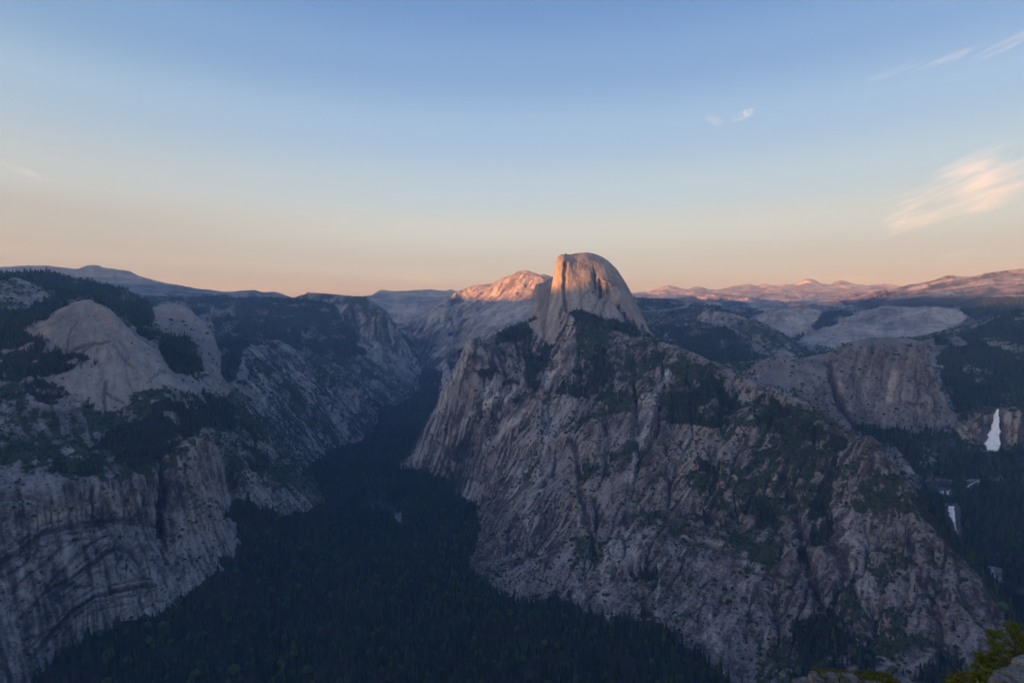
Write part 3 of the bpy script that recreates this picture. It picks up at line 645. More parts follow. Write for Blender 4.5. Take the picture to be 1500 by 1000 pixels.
P_([(720,560),(700,590),(685,615)], 3, 3.0, 3.7, .5); P_([(830,580),(800,640),(775,690),(760,720)], 9, 2.3, 3.2, .45)
P_([(790,650),(770,690),(755,720)], 14, 2.2, 3.1, .35)
W_([(836,470),(836,490),(832,506),(822,525),(812,545),(803,562)], 7, 3.1, 3.8, .9); P_([(836,470),(836,490),(832,506),(822,525),(812,545),(803,562)], 8, 3.1, 3.8, .55)  # slab's warm evening light put into its colour
PP([(885,795),(905,775),(935,765),(945,785),(930,810),(905,840),(893,870),(880,840)], 1.8, 2.4, .55)
PP([(1018,800),(1060,795),(1095,805),(1118,840),(1128,868),(1090,870),(1050,850),(1025,835)], 1.7, 2.3, .6)
P_([(890,830),(885,870),(890,900)], 9, 1.7, 2.2, .6); P_([(840,830),(845,860),(852,880)], 7, 1.8, 2.3, .5); P_([(960,900),(964,850),(972,820)], 3, 1.7, 2.2, .7)
P_([(1040,900),(1045,940),(1055,985)], 9, 1.55, 2.0, .5); P_([(1100,860),(1110,900),(1120,940)], 10, 1.6, 2.1, .35); P_([(790,700),(780,740),(775,770)], 14, 2.1, 2.7, .35)
P_([(1230,730),(1245,790),(1260,840),(1275,880)], 16, 1.8, 2.3, .35)
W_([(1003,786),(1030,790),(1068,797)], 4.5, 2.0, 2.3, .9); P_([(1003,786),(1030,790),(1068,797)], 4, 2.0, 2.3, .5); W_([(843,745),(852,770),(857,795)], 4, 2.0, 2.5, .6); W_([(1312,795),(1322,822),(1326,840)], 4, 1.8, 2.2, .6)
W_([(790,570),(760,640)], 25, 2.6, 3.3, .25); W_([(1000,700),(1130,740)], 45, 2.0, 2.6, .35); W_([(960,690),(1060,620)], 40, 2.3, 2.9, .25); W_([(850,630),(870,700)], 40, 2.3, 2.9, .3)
# dark gullies and water marks on the massif
S_([(838,640),(846,680),(851,720),(858,755),(866,790),(872,815)], 5, 2.0, 2.8, .8, 22); S_([(1146,690),(1158,730),(1170,770),(1178,810),(1190,850),(1204,890)], 6, 1.8, 2.5, .8, 24); S_([(1222,800),(1234,830),(1246,855),(1256,885)], 5, 1.75, 2.2, .7, 18)
S_([(832,515),(822,537),(808,563),(798,588)], 4.5, 3.0, 3.6, .8, 16); S_([(905,770),(920,755),(945,752),(975,758),(1000,775),(1020,790)], 3.5, 2.0, 2.5, .7, 9)
S_([(1000,795),(1040,803),(1080,815),(1110,822)], 3, 1.9, 2.3, .7, 7); S_([(1040,800),(1062,828),(1092,832),(1130,850)], 2.2, 1.8, 2.2, .7, 5); S_([(904,782),(918,790),(930,772),(940,768)], 3, 2.0, 2.4, .8, 7)
S_([(690,520),(712,530),(730,545),(745,548)], 4, 3.2, 3.8, .7, 10); S_([(860,560),(858,600),(862,640)], 5, 2.6, 3.2, .4, 12); S_([(885,600),(890,640),(886,690)], 5, 2.3, 2.9, .5, 14); S_([(1040,630),(1050,680),(1045,740)], 5, 2.1, 2.8, .3, 12)
S_([(930,870),(945,893),(955,905)], 4, 1.75, 2.1, .8, 12); S_([(700,640),(690,680),(672,720)], 5, 2.8, 3.5, .4, 14); S_([(1330,790),(1350,850),(1380,900)], 5, 1.75, 2.2, .4, 10); S_([(800,600),(790,660),(800,720)], 4, 2.3, 3.2, .3, 10)
stain_shade = np.maximum(stain_shade, np.where((labn == 'falls_step') & (PY > 705) & (Dk < 3.2), 0.62, 0))  # lower gorge rock darkened as a whole
# the big dome: seams between the pillar, the sheer face and the round back; pillar and shoulder shading painted in
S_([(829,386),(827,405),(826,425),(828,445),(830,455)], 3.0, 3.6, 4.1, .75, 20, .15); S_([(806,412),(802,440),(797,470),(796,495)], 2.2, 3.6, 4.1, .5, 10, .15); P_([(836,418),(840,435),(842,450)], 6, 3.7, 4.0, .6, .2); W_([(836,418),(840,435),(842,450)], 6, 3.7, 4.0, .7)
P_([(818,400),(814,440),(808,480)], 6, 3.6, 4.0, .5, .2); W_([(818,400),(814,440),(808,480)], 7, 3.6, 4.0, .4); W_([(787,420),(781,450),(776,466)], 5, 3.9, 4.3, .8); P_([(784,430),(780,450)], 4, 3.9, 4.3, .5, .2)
shoulder_shade = poly([(788,416),(803,412),(801,480),(792,478),(786,440)], 3.7, 4.4, .3); stain_shade = np.maximum(stain_shade, shoulder_shade * .32)  # shading of the shoulder put into its colour
rs = random.Random(4)
for q in range(26):
    x_ = rs.uniform(818, 925); y_ = rs.uniform(375, 425) + max(0, x_ - 870) * .6; l_ = rs.uniform(15, 55); S_([(x_, y_), (x_ + (x_ - 850) * .03, y_ + l_ * .5), (x_ + (x_ - 850) * .10, y_ + l_)], rs.uniform(.5, .9), 3.6, 4.2, rs.uniform(.12, .38), 0, .12)
for q in range(9):
    x_ = rs.uniform(838, 905); y_ = 372 + (x_ - 838) * .32 + rs.uniform(4, 26); S_([(x_, y_), (x_ + 12, y_ + 4), (x_ + 22, y_ + 11)], .7, 3.8, 4.25, rs.uniform(.3, .5), 3, .2)
for q in range(16):
    x_ = rs.uniform(85, 200); y_ = 445 + abs(x_ - 130) * .6 + rs.uniform(0, 50); l_ = rs.uniform(20, 60); S_([(x_, y_), (x_ + (x_ - 125) * .25, y_ + l_)], rs.uniform(.6, 1.1), 2.5, 3.3, rs.uniform(.25, .5), 2, .2)
for q in range(10):
    x_ = rs.uniform(1240, 1360); y_ = rs.uniform(510, 580); l_ = rs.uniform(20, 60); S_([(x_, y_), (x_ - 3, y_ + l_)], rs.uniform(.8, 1.6), 3.3, 3.8, rs.uniform(.3, .6), 5, .4)
S_([(868,455),(880,436),(892,422),(905,415)], 1.6, 3.7, 4.1, .5, 4, .3); S_([(848,446),(858,430),(870,420),(880,424),(888,440)], 1.4, 3.7, 4.1, .4, 3, .3); S_([(880,460),(888,440)], 2, 3.7, 4.1, .5, 4)
# near left cliff: arches, cleft, streaks
S_([(236,672),(238,700),(240,740),(238,780)], 7, 2.0, 2.5, .95, 38); S_([(-20,838),(0,826),(30,805),(62,781),(95,772),(130,768),(165,762),(190,764)], 4.5, 2.0, 2.3, .85, 12); S_([(60,868),(95,852),(130,826),(160,806),(172,802),(190,810),(203,826)], 4, 2.0, 2.3, .9, 12)
S_([(50,958),(85,920),(110,892),(140,872),(165,866),(200,860),(226,858)], 3.5, 1.9, 2.3, .85, 12); S_([(10,760),(60,745),(100,738),(140,732),(180,738)], 7, 2.0, 2.4, .35, 5); S_([(70,880),(66,920),(64,960)], 7, 1.9, 2.2, .5, 6); S_([(-10,735),(40,728),(95,742)], 3, 2.0, 2.4, .4, 5)
for q, (sx, sy, ln) in enumerate([(22,752,40),(30,748,50),(42,750,46),(55,742,44),(68,742,40),(75,742,38),(84,740,36),(100,740,30),(110,738,30),(118,722,60),(124,720,40),(134,716,50),(150,742,22),(168,740,26),(168,790,26),(180,742,30),(110,900,30),(120,890,40),(128,885,34),(142,880,30)]):
    S_([(sx, sy), (sx + 1, sy + ln)], 1.7, 1.9, 2.4, .8, 0, .25)
for q, (sx, sy, ln) in enumerate([(8,800,110),(16,830,120),(30,810,70),(95,800,40),(112,915,30),(130,905,25),(150,820,30),(185,880,30),(215,880,26),(140,700,40),(100,815,40)]):
    P_([(sx, sy), (sx + 1, sy + ln)], 5, 1.9, 2.4, .5, .25)
for dy_, a_ in ((9, .5), (-12, .45), (20, .35)):
    S_([(0,826+dy_),(30,805+dy_),(62,781+dy_),(95,772+dy_),(130,768+dy_),(165,762+dy_)], 1.6, 2.0, 2.3, a_, 5, .4); S_([(60,868+dy_),(95,852+dy_),(130,826+dy_),(160,808+dy_),(190,812+dy_),(205,830+dy_)], 1.6, 2.0, 2.3, a_, 5, .4); S_([(85,920+dy_),(110,892+dy_),(140,872+dy_),(200,862+dy_)], 1.6, 1.9, 2.3, a_, 5, .4)
S_([(30,905),(60,870),(90,835),(125,800),(160,780)], 2.2, 1.9, 2.3, .6, 6); S_([(20,870),(45,840),(80,812),(110,790)], 2.0, 1.9, 2.3, .5, 5); S_([(95,707),(98,742)], 2.2, 2.0, 2.4, .8, 6, .2); S_([(136,712),(137,764)], 2.4, 2.0, 2.4, .9, 8, .2); S_([(205,700),(212,740),(222,770)], 1.8, 2.0, 2.4, .5, 5)
PP([(0,740),(60,790),(60,860),(20,960),(0,1000)], 1.8, 2.3, .18); W_([(60,755),(140,735),(190,735)], 14, 2.0, 2.4, .6); W_([(285,660),(300,700),(300,760)], 30, 2.2, 2.6, .35)
P_([(345,642),(356,668),(368,690),(378,705)], 5, 2.4, 2.8, .6); P_([(295,641),(275,652),(262,662)], 3, 2.3, 2.5, .5); P_([(450,664),(462,676),(472,688)], 2.5, 2.7, 3.9, .5); S_([(335,655),(336,690),(343,720)], 6, 2.3, 2.6, .5, 18)
PP([(0,590),(10,580),(12,620),(4,660),(0,660)], 2.2, 2.7, .6); P_([(55,650),(52,680),(54,700),(40,712)], 4, 2.1, 2.5, .4); PP([(95,660),(118,655),(120,680),(98,690)], 2.1, 2.5, .3)
S_([(140,500),(120,520),(118,540)], 1.8, 2.7, 3.1, .6, 4); S_([(110,512),(130,505),(160,499)], 2.2, 2.7, 3.1, .8, 6); S_([(112,470),(104,490),(98,515)], 1.6, 2.7, 3.2, .6, 3); S_([(165,505),(180,525),(195,540)], 2, 2.6, 3.0, .6, 4)
S_([(158,575),(180,590),(200,600)], 2, 2.4, 2.8, .7, 4); S_([(156,560),(155,600)], 3, 2.4, 2.8, .6, 8); S_([(215,560),(235,545),(245,545)], 2, 2.5, 2.9, .5, 3); S_([(215,576),(235,572),(250,575)], 1.5, 2.5, 2.8, .8, 3)
# canyon walls, cap dome, falls step
P_([(354,534),(375,570),(392,592)], 4, 3.4, 4.6, .5); P_([(372,540),(385,560),(395,580)], 4, 3.4, 4.8, .4); PP([(415,550),(440,545),(462,555),(460,575),(425,570)], 3.9, 5.2, .35); P_([(400,600),(440,640),(455,655)], 4, 3.4, 4.4, .35)
P_([(1310,548),(1306,565),(1303,585)], 5, 3.3, 3.7, .8); W_([(1310,548),(1306,565),(1303,585)], 6, 3.3, 3.7, .6); P_([(1230,560),(1232,572)], 3, 3.2, 3.7, .7); W_([(1230,560),(1232,572)], 5, 3.2, 3.7, .7); S_([(1250,540),(1258,580),(1268,610)], 5, 3.2, 3.8, .4, 14); S_([(1213,532),(1220,560),(1233,595),(1256,625)], 5, 3.1, 3.75, .8, 34)
S_([(1360,540),(1368,580),(1375,605)], 4, 3.3, 3.7, .3, 8); W_([(1410,640),(1430,615)], 12, 3.4, 3.8, .8); P_([(1408,640),(1425,615)], 8, 3.4, 3.8, .4); W_([(1470,620),(1490,640)], 16, 3.4, 3.8, .5); S_([(1436,662),(1442,632),(1450,610)], 7, 3.4, 3.8, .7); S_([(1472,660),(1468,625)], 6, 3.4, 3.8, .6)
PP([(1305,645),(1328,640),(1345,690),(1352,712),(1335,712),(1320,680)], 2.7, 3.3, .55); P_([(1395,745),(1430,735)], 5, 2.6, 2.85, .3); P_([(1440,705),(1480,690)], 8, 2.8, 3.3, .35)
P_([(1352,497),(1400,476),(1430,470)], 5, 4.3, 5.5, .25); PP([(1445,470),(1500,460),(1500,475),(1450,482)], 4.4, 5.6, .3)
# far pale walls and slabs
wall = poly([(1100,452),(1200,450),(1212,478),(1180,490),(1148,500),(1120,485)], 6.2, 8.4) + poly([(1150,505),(1200,478),(1262,455),(1300,446),(1400,450),(1422,458),(1400,478),(1340,495),(1240,512)], 5.6, 8.2)
pale = np.maximum(pale, 0.55 * np.clip(wall, 0, 1)); pale = np.maximum(pale, np.where(labn == 'long_slope', 0.62, 0.0)); pale = np.maximum(pale, np.where(labn == 'far_peaks', 0.45, 0) * (Dk > 12))
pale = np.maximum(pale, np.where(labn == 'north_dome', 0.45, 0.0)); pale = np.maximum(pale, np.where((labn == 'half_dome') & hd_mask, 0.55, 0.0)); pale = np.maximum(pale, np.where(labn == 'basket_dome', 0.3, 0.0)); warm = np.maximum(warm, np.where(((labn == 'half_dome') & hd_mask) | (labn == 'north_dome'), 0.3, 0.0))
pale = np.maximum(pale, 0.4 * outcrop); pale = np.maximum(pale, np.where((labn == 'right_mountain') & (ZZ > 430), 0.5, 0.0)); pale = np.maximum(pale, np.where((labn == 'canyon_head'), 0.4, 0.0))
snow = sstep(-.02, .22, fbm(X / 900, Y / 900, ZZ / 500, 4, 181))
pale = np.where((labn == 'far_peaks') & (Dk > 12), 0.12 + 0.9 * snow, pale); pale = np.where((labn == 'right_mountain'), (0.05 + 0.85 * sstep(-.05, .15, fbm(X / 420, Y / 420, ZZ / 200, 4, 183))) * sstep(330, 520, ZZ + 110 * fbm(X / 700, Y / 700, ZZ / 700, 2, 185)), pale)
pale *= 0.8 + 0.45 * fbm(X / 45, Y / 45, ZZ / 160, 3, 43)
pale = np.clip(pale, 0, 1) * (1 - forest * .7)

# ------------------------------------------------------------------ fine relief, pushed out along the rock face
def blocks(x, y, z, seed):
    """index-like random number of the nearest joint block: constant inside a block, a sharp step at its edges"""
    x0, y0, z0 = np.floor(x).astype(np.int64), np.floor(y).astype(np.int64), np.floor(z).astype(np.int64)
    best = np.full(x.shape, 9.0, np.float32); sec = best.copy(); out = np.zeros(x.shape, np.float32)
    for a in (-1, 0, 1):
        for b in (-1, 0, 1):
            for c in (-1, 0, 1):
                i, j, k = [(v + o).astype(np.uint32) for v, o in ((x0, a), (y0, b), (z0, c))]
                h = _hash(i, j, k, seed)
                px_ = (h & np.uint32(1023)).astype(np.float32) / 1023; py_ = ((h >> np.uint32(10)) & np.uint32(1023)).astype(np.float32) / 1023; pz_ = ((h >> np.uint32(20)) & np.uint32(1023)).astype(np.float32) / 1023
                d = (x0 + a + px_ - x) ** 2 + (y0 + b + py_ - y) ** 2 + (z0 + c + pz_ - z) ** 2
                m = d < best
                sec = np.where(m, best, np.minimum(sec, d)).astype(np.float32)
                best = np.where(m, d, best).astype(np.float32)
                out = np.where(m, (_hash(i, j, k, seed + 7) & np.uint32(0xffff)).astype(np.float32) / 65535, out)
    return out, np.sqrt(sec) - np.sqrt(best)
sc_far = np.clip(dist / 3000.0, 0.7, 7.0)
ux, uy, uz = X / sc_far, Y / sc_far, ZZ / sc_far
wq = vnoise(ux / 50, uy / 50, uz / 50, 141) * 14; wr = vnoise(ux / 50, uy / 50, uz / 50, 143) * 14
n_mid = fbm(ux / 60, uy / 60, uz / 170, 3, 31, ridged=True)
b_big, e_big = blocks((ux + wq) / 62, (uy + wr) / 62, (uz + wq) / 150, 3); b_big = b_big - 0.5
b_sml, e_sml = blocks((ux + wr) / 23, (uy + wq) / 23, (uz + wr) / 60, 5); b_sml = b_sml - 0.5
n_fin = fbm(ux / 15, uy / 15, uz / 26, 3, 57)
smooth_rock = np.isin(labn, ['north_dome', 'basket_dome']) | ((labn == 'half_dome') & hd_mask)
far_rng = np.isin(labn, ['far_peaks', 'right_mountain', 'far_left', 'canyon_head', 'long_slope'])
q_s = np.where(smooth_rock, np.where(labn == 'half_dome', .09, 0.16), np.where(np.isin(labn, ['cap_dome', 'arch_cliff']), 0.6, np.where(labn == 'long_slope', .35, 1.0))) * np.where(labn == 'valley_floor', 0.4, 1.0)
disp = sc_far * q_s * (steep * (4.5 * n_mid + 10.0 * b_big + 5.0 * b_sml) + (0.3 + 0.7 * steep) * 3.0 * n_fin + (1 - steep) * 3.0 * b_big) - cut * (0.6 + 0.4 * steep)
disp = disp + np.where(far_rng, fbm(X / 1300, Y / 1300, ZZ / 1500, 4, 161, ridged=True) * (np.where(labn == 'far_peaks', 130, np.where(labn == 'long_slope', 22, np.clip(Dk * 3.4, 15, 75)) * (1 - .75 * nearv))) - np.where(labn == 'long_slope', 8, np.clip(Dk * 1.2, 5, 28)) * (1 - nearv), 0)
block = b_big * 0.6 + b_sml * 0.7
crack = (sstep(.09, .015, e_big) * sstep(-.05, .3, vnoise(ux / 120, uy / 120, uz / 120, 151)) + .6 * sstep(.12, .03, e_sml) * sstep(0, .35, vnoise(ux / 70, uy / 70, uz / 70, 153))) * steep * np.where(smooth_rock, .25, 1)
X2, Y2, Z2 = X + nx * disp, Y + ny * disp, ZZ + nz * disp
nx2, ny2, nz2 = normals(X2, Y2, Z2)
dist2 = np.sqrt(X2 ** 2 + Y2 ** 2)
PHI = np.arctan2(Z2, dist2)
RUN = np.maximum.accumulate(PHI, axis=1)
SEEN = PHI >= RUN - 0.0012

# plants that cling to ledges and cracks: more on gentle ground and along the run-off lines
ledge = sstep(0.36, 0.66, nz2)
patchy = fbm(X / 230, Y / 230, ZZ / 230, 4, 66)
clump = fbm(X / 42, Y / 42, ZZ / 42, 3, 68)
scrub = ledge * sstep(-0.35, 0.45, patchy + 0.55 * clump) * 0.8 + (sstep(0.25, 0.7, flx) * 0.5 + sstep(0.5, 1.6, -licv) * 0.35 * sstep(-.2, .3, patchy)) * (nz2 > 0.22)
scrub *= np.where((labn == 'north_dome') | ((labn == 'half_dome') & hd_mask), 0.03, np.where(labn == 'basket_dome', 0.18, np.where(labn == 'cap_dome', .35, np.where((labn == 'arch_cliff') & (PY > 715), .3, 1.0)))) * (1 - pale * .85) * (1 - forest) * (1 - clear) * (1 - np.clip(wall, 0, 1) * .9)
# the long crest of the massif and the slopes above the arches carry most of the brush
rich = poly([(845,462),(950,494),(1080,548),(1262,640),(1300,668),(1354,748),(1300,760),(1200,740),(1120,760),(1040,740),(1000,700),(1100,660),(1040,630),(960,600),(900,600),(850,560)], 2.0, 3.7)
rich = np.maximum(rich, poly([(0,560),(60,600),(130,640),(240,660),(300,640),(330,650),(225,692),(140,704),(60,700),(0,690)], 2.1, 2.8))
scrub = np.where(rich > 0.3, np.clip(scrub * 1.45 + 0.30 * sstep(-.2, .4, clump), 0, 1), scrub)
lower = (labn == 'massif') & (rich < .3)
scrub = np.where(lower, scrub * (.45 + .5 * sstep(.1, .5, patchy)), scrub)
meadow = poly([(533,736),(560,732),(579,738),(576,747),(540,747)], 2.7, 3.4)
scrub = np.maximum(scrub, .75 * meadow); pale = pale * (1 - meadow)
scrub = np.where(np.isin(labn, ['far_peaks', 'canyon_head', 'long_slope', 'far_left']), scrub * 0.5, scrub)
scrub = np.clip(scrub, 0, 1)

rust = np.where(labn == 'massif', .55 + .45 * sstep(-.3, .3, fbm(X / 300, Y / 300, ZZ / 300, 3, 201)), 0.0) * (1 - pale * .7)
rust = np.where(rich > .3, np.clip(rust + .25, 0, 1), rust)

calm = smooth_rock | np.isin(labn, ['cap_dome'])
licv = licv * np.where(calm, .35, np.where(labn == 'arch_cliff', .5, 1.0))
wash = sstep(0.5, 0.95, flx) * steep * np.where(calm, .05, np.where(labn == 'arch_cliff', .18, .5))
# ------------------------------------------------------------------ materials
class NB:
    """small node builder"""
    def __init__(s, name):
        s.m = bpy.data.materials.new(name); s.m.use_nodes = True
        s.t = s.m.node_tree; s.n, s.l = s.t.nodes, s.t.links
        s.bsdf = s.n['Principled BSDF']; s.out = s.n['Material Output']
    def add(s, typ, **kw):
        nd = s.n.new(typ)
        for k, v in kw.items():
            if k in nd.inputs.keys() if hasattr(nd.inputs, 'keys') else False: pass
            setattr(nd, k, v)
        return nd
    def put(s, sock, v):
        if isinstance(v, bpy.types.NodeSocket): s.l.new(v, sock)
        elif v is not None: sock.default_value = v
    def attr(s, name):
        nd = s.n.new('ShaderNodeAttribute'); nd.attribute_name = name; return nd.outputs['Fac']
    def pos(s, sx=1, sy=1, sz=1):
        g = s.n.new('ShaderNodeTexCoord'); mp = s.n.new('ShaderNodeMapping'); mp.inputs['Scale'].default_value = (sx, sy, sz)
        mp.inputs['Rotation'].default_value = (0, 0, 0.6)
        s.l.new(g.outputs['Object'], mp.inputs['Vector']); return mp.outputs['Vector']
    def noise(s, vec, scale, detail=5, rough=0.55, dist=0.0):
        nd = s.n.new('ShaderNodeTexNoise'); s.l.new(vec, nd.inputs['Vector'])
        nd.inputs['Scale'].default_value = scale; nd.inputs['Detail'].default_value = detail
        nd.inputs['Roughness'].default_value = rough; nd.inputs['Distortion'].default_value = dist
        return nd.outputs['Fac']
    def math(s, op, a, b=0.0, c=None, clamp=False):
        nd = s.n.new('ShaderNodeMath'); nd.operation = op; nd.use_clamp = clamp
        s.put(nd.inputs[0], a); s.put(nd.inputs[1], b)
        if c is not None: s.put(nd.inputs[2], c)
        return nd.outputs[0]
    def range(s, v, a, b, c=0.0, d=1.0):
        nd = s.n.new('ShaderNodeMapRange'); nd.interpolation_type = 'SMOOTHSTEP'
        s.put(nd.inputs['Value'], v)
        for k, x in zip(('From Min', 'From Max', 'To Min', 'To Max'), (a, b, c, d)): s.put(nd.inputs[k], x)
        return nd.outputs[0]
    def mix(s, f, a, b):
        nd = s.n.new('ShaderNodeMix'); nd.data_type = 'RGBA'
        s.put(nd.inputs[0], f)
        for k, v in ((6, a), (7, b)): s.put(nd.inputs[k], (*v, 1) if isinstance(v, tuple) and len(v) == 3 else v)
        return nd.outputs[2]
    def bump(s, h, dist, strength=1.0, prev=None):
        nd = s.n.new('ShaderNodeBump'); nd.inputs['Distance'].default_value = dist; nd.inputs['Strength'].default_value = strength
        s.l.new(h, nd.inputs['Height'])
        if prev is not None: s.l.new(prev, nd.inputs['Normal'])
        return nd.outputs['Normal']
    def finish(s, color, rough=0.9, normal=None, spec=0.2):
        s.put(s.bsdf.inputs['Base Color'], (*color, 1) if isinstance(color, tuple) else color)
        s.put(s.bsdf.inputs['Roughness'], rough)
        s.bsdf.inputs['Specular IOR Level'].default_value = spec
        if normal is not None: s.l.new(normal, s.bsdf.inputs['Normal'])
        return s.m

def granite_material():
    b = NB('granite_ground')
    p = b.pos()
    n_broad = b.noise(p, 1 / 420, 4)
    n_mid = b.noise(p, 1 / 75, 6, 0.66)
    n_fine = b.noise(p, 1 / 13, 5, 0.7)
    pv = b.pos(1, 1, 0.12)
    streak = b.noise(pv, 1 / 26, 6, 0.66, 0.3)
    n_grit = b.noise(p, 1 / 5, 3, 0.7)
    lic, flow, steep = b.attr('streak'), b.attr('flow'), b.attr('steep')
    smooth = b.attr('smooth')
    amt = b.math('MULTIPLY_ADD', smooth, -0.68, 1.0)
    t = b.math('MULTIPLY_ADD', lic, 0.12, b.math('MULTIPLY_ADD', b.math('SUBTRACT', streak, 0.5), b.math('MULTIPLY', steep, 0.9), 0.5))
    t = b.math('ADD', t, b.math('MULTIPLY', b.math('SUBTRACT', n_mid, 0.5), 0.65))
    t = b.math('ADD', t, b.math('MULTIPLY', b.math('SUBTRACT', n_broad, 0.5), 0.7))
    t = b.math('ADD', t, b.math('MULTIPLY', b.math('SUBTRACT', n_fine, 0.5), 0.75))
    t = b.math('ADD', t, b.math('MULTIPLY', b.math('SUBTRACT', n_grit, 0.5), 0.6))
    t = b.math('MULTIPLY_ADD', b.attr('block'), 0.12, t)
    t = b.math('MULTIPLY_ADD', b.math('SUBTRACT', t, 0.5), amt, 0.5)
    tone = b.range(t, 0.29, 0.74)
    rock = b.mix(tone, (0.051, 0.052, 0.056), (0.335, 0.335, 0.345))
    brown = b.range(b.noise(p, 1 / 160, 5, 0.6), 0.40, 0.62)
    rock = b.mix(b.math('ADD', b.math('MULTIPLY', brown, 0.16), b.math('MULTIPLY', b.attr('rust'), 0.34), clamp=True), rock, b.mix(tone, (0.075, 0.052, 0.046), (0.24, 0.185, 0.165)))
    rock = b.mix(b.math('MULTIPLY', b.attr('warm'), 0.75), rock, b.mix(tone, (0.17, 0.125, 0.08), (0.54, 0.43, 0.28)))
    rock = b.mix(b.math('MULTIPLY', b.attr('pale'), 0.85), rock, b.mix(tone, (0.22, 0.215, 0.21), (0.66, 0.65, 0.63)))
    rock = b.mix(b.math('MULTIPLY', b.attr('stain_shade'), b.range(streak, 0.3, 0.55, 0.78, 1.0)), rock, (0.022, 0.021, 0.025))
    rock = b.mix(b.math('MULTIPLY', b.attr('crack'), 0.75, clamp=True), rock, (0.035, 0.034, 0.037))
    # soil, needle litter and low brush
    brush = b.mix(b.noise(p, 1 / 30, 5, 0.6), (0.014, 0.030, 0.015), (0.055, 0.080, 0.034))
    sc = b.math('MULTIPLY', b.attr('scrub'), 1.1)
    scn = b.math('ADD', sc, b.math('MULTIPLY_ADD', n_fine, 0.75, b.math('MULTIPLY_ADD', n_mid, 0.6, -0.68)))
    rock = b.mix(b.range(scn, 0.42, 0.60, 0.0, 0.9), rock, brush)
    litter = b.mix(b.noise(p, 1 / 22, 5, 0.65), (0.008, 0.013, 0.009), (0.045, 0.048, 0.028))
    fo = b.range(b.math('ADD', b.attr('forest'), b.math('MULTIPLY_ADD', n_mid, 1.0, b.math('MULTIPLY_ADD', n_fine, 0.5, -0.75))), 0.32, 0.55)
    col = b.mix(fo, rock, litter)
    h = b.math('MULTIPLY_ADD', streak, 0.9, b.math('MULTIPLY_ADD', n_mid, 0.9, b.math('MULTIPLY', n_fine, 0.5)))
    n = b.bump(h, 16.0, 1.0)
    return b.finish(col, 0.92, n, 0.15)
GRANITE = granite_material()

# ------------------------------------------------------------------ terrain objects
INFO = {
    'valley_floor': ('valley_floor', 'dark forested valley floor winding between the granite walls'),
    'arch_cliff': ('cliff', 'pale cliff with stacked rock arches and dark water streaks, below the bare dome on the left'),
    'north_dome': ('rock_dome', 'smooth bare granite dome above the arched cliff'),
    'basket_dome': ('rock_dome', 'smaller rounded granite dome behind the larger bare dome on the left'),
    'left_ridge': ('forested_ridge', 'dark forested ridge with a pale rock outcrop above the bare domes'),
    'canyon_wall': ('canyon_wall', 'blue hazy slabby rock wall on the far side of the deep canyon'),
    'plateau': ('plateau', 'hazy forested plateau at the top of the canyon wall'),
    'far_dome': ('mountain', 'rounded hazy mountain with a brown cut cliff beside the head of the canyon'),
    'far_left': ('mountain_range', 'blue distant range with a rounded summit under the yellow horizon'),
    'canyon_head': ('highland', 'bare hazy upland at the head of the canyon'),
    'long_slope': ('mountain', 'long pale slabby mountain with an orange sunlit crest behind the half dome'),
    'half_dome': ('rock_dome', 'half dome with a sheer cut face and an orange sunlit top'),
    'massif': ('mountain', 'broad mottled rock face with gullies and bushes below the half dome'),
    'cap_dome': ('rock_dome', 'steep grey granite knob beside the big waterfall'),
    'little_valley': ('valley', 'far hanging valley with pale smooth rock walls'),
    'right_mountain': ('mountain', 'distant pink lit mountain above dark forest on the right'),
    'right_forest': ('forested_slope', 'dark forested slope above the big waterfall'),
    'far_peaks': ('mountain_range', 'row of far pink snow streaked peaks on the horizon'),
    'rock_ridge': ('rocky_ridge', 'low rocky ridge with scattered trees right of the half dome'),
    'falls_step': ('rock_step', 'dark stepped canyon with the cliffs the two waterfalls drop over'),
}
def make_mesh(name, co, faces, attrs, mat, smooth=True):
    me = bpy.data.meshes.new(name)
    nv, nf = len(co), len(faces)
    kf = faces.shape[1]
    me.vertices.add(nv); me.vertices.foreach_set('co', np.ascontiguousarray(co, np.float32).ravel())
    me.loops.add(nf * kf); me.loops.foreach_set('vertex_index', np.ascontiguousarray(faces, np.int32).ravel())
    me.polygons.add(nf); me.polygons.foreach_set('loop_start', np.arange(0, nf * kf, kf, dtype=np.int32))
    me.polygons.foreach_set('use_smooth', np.full(nf, smooth, bool))
    for an, av in attrs.items():
        a = me.attributes.new(an, 'FLOAT', 'POINT'); a.data.foreach_set('value', np.ascontiguousarray(av, np.float32).ravel())
    me.update(calc_edges=True)
    me.materials.append(mat)
    return me
def link(name, me, label=None, cat=None, kind=None, group=None, parent=None):
    ob = bpy.data.objects.new(name, me); COL.objects.link(ob)
    if label: ob['label'] = label
    if cat: ob['category'] = cat
    if kind: ob['kind'] = kind
    if group: ob['group'] = group
    if parent is not None: ob.parent = parent
    return ob

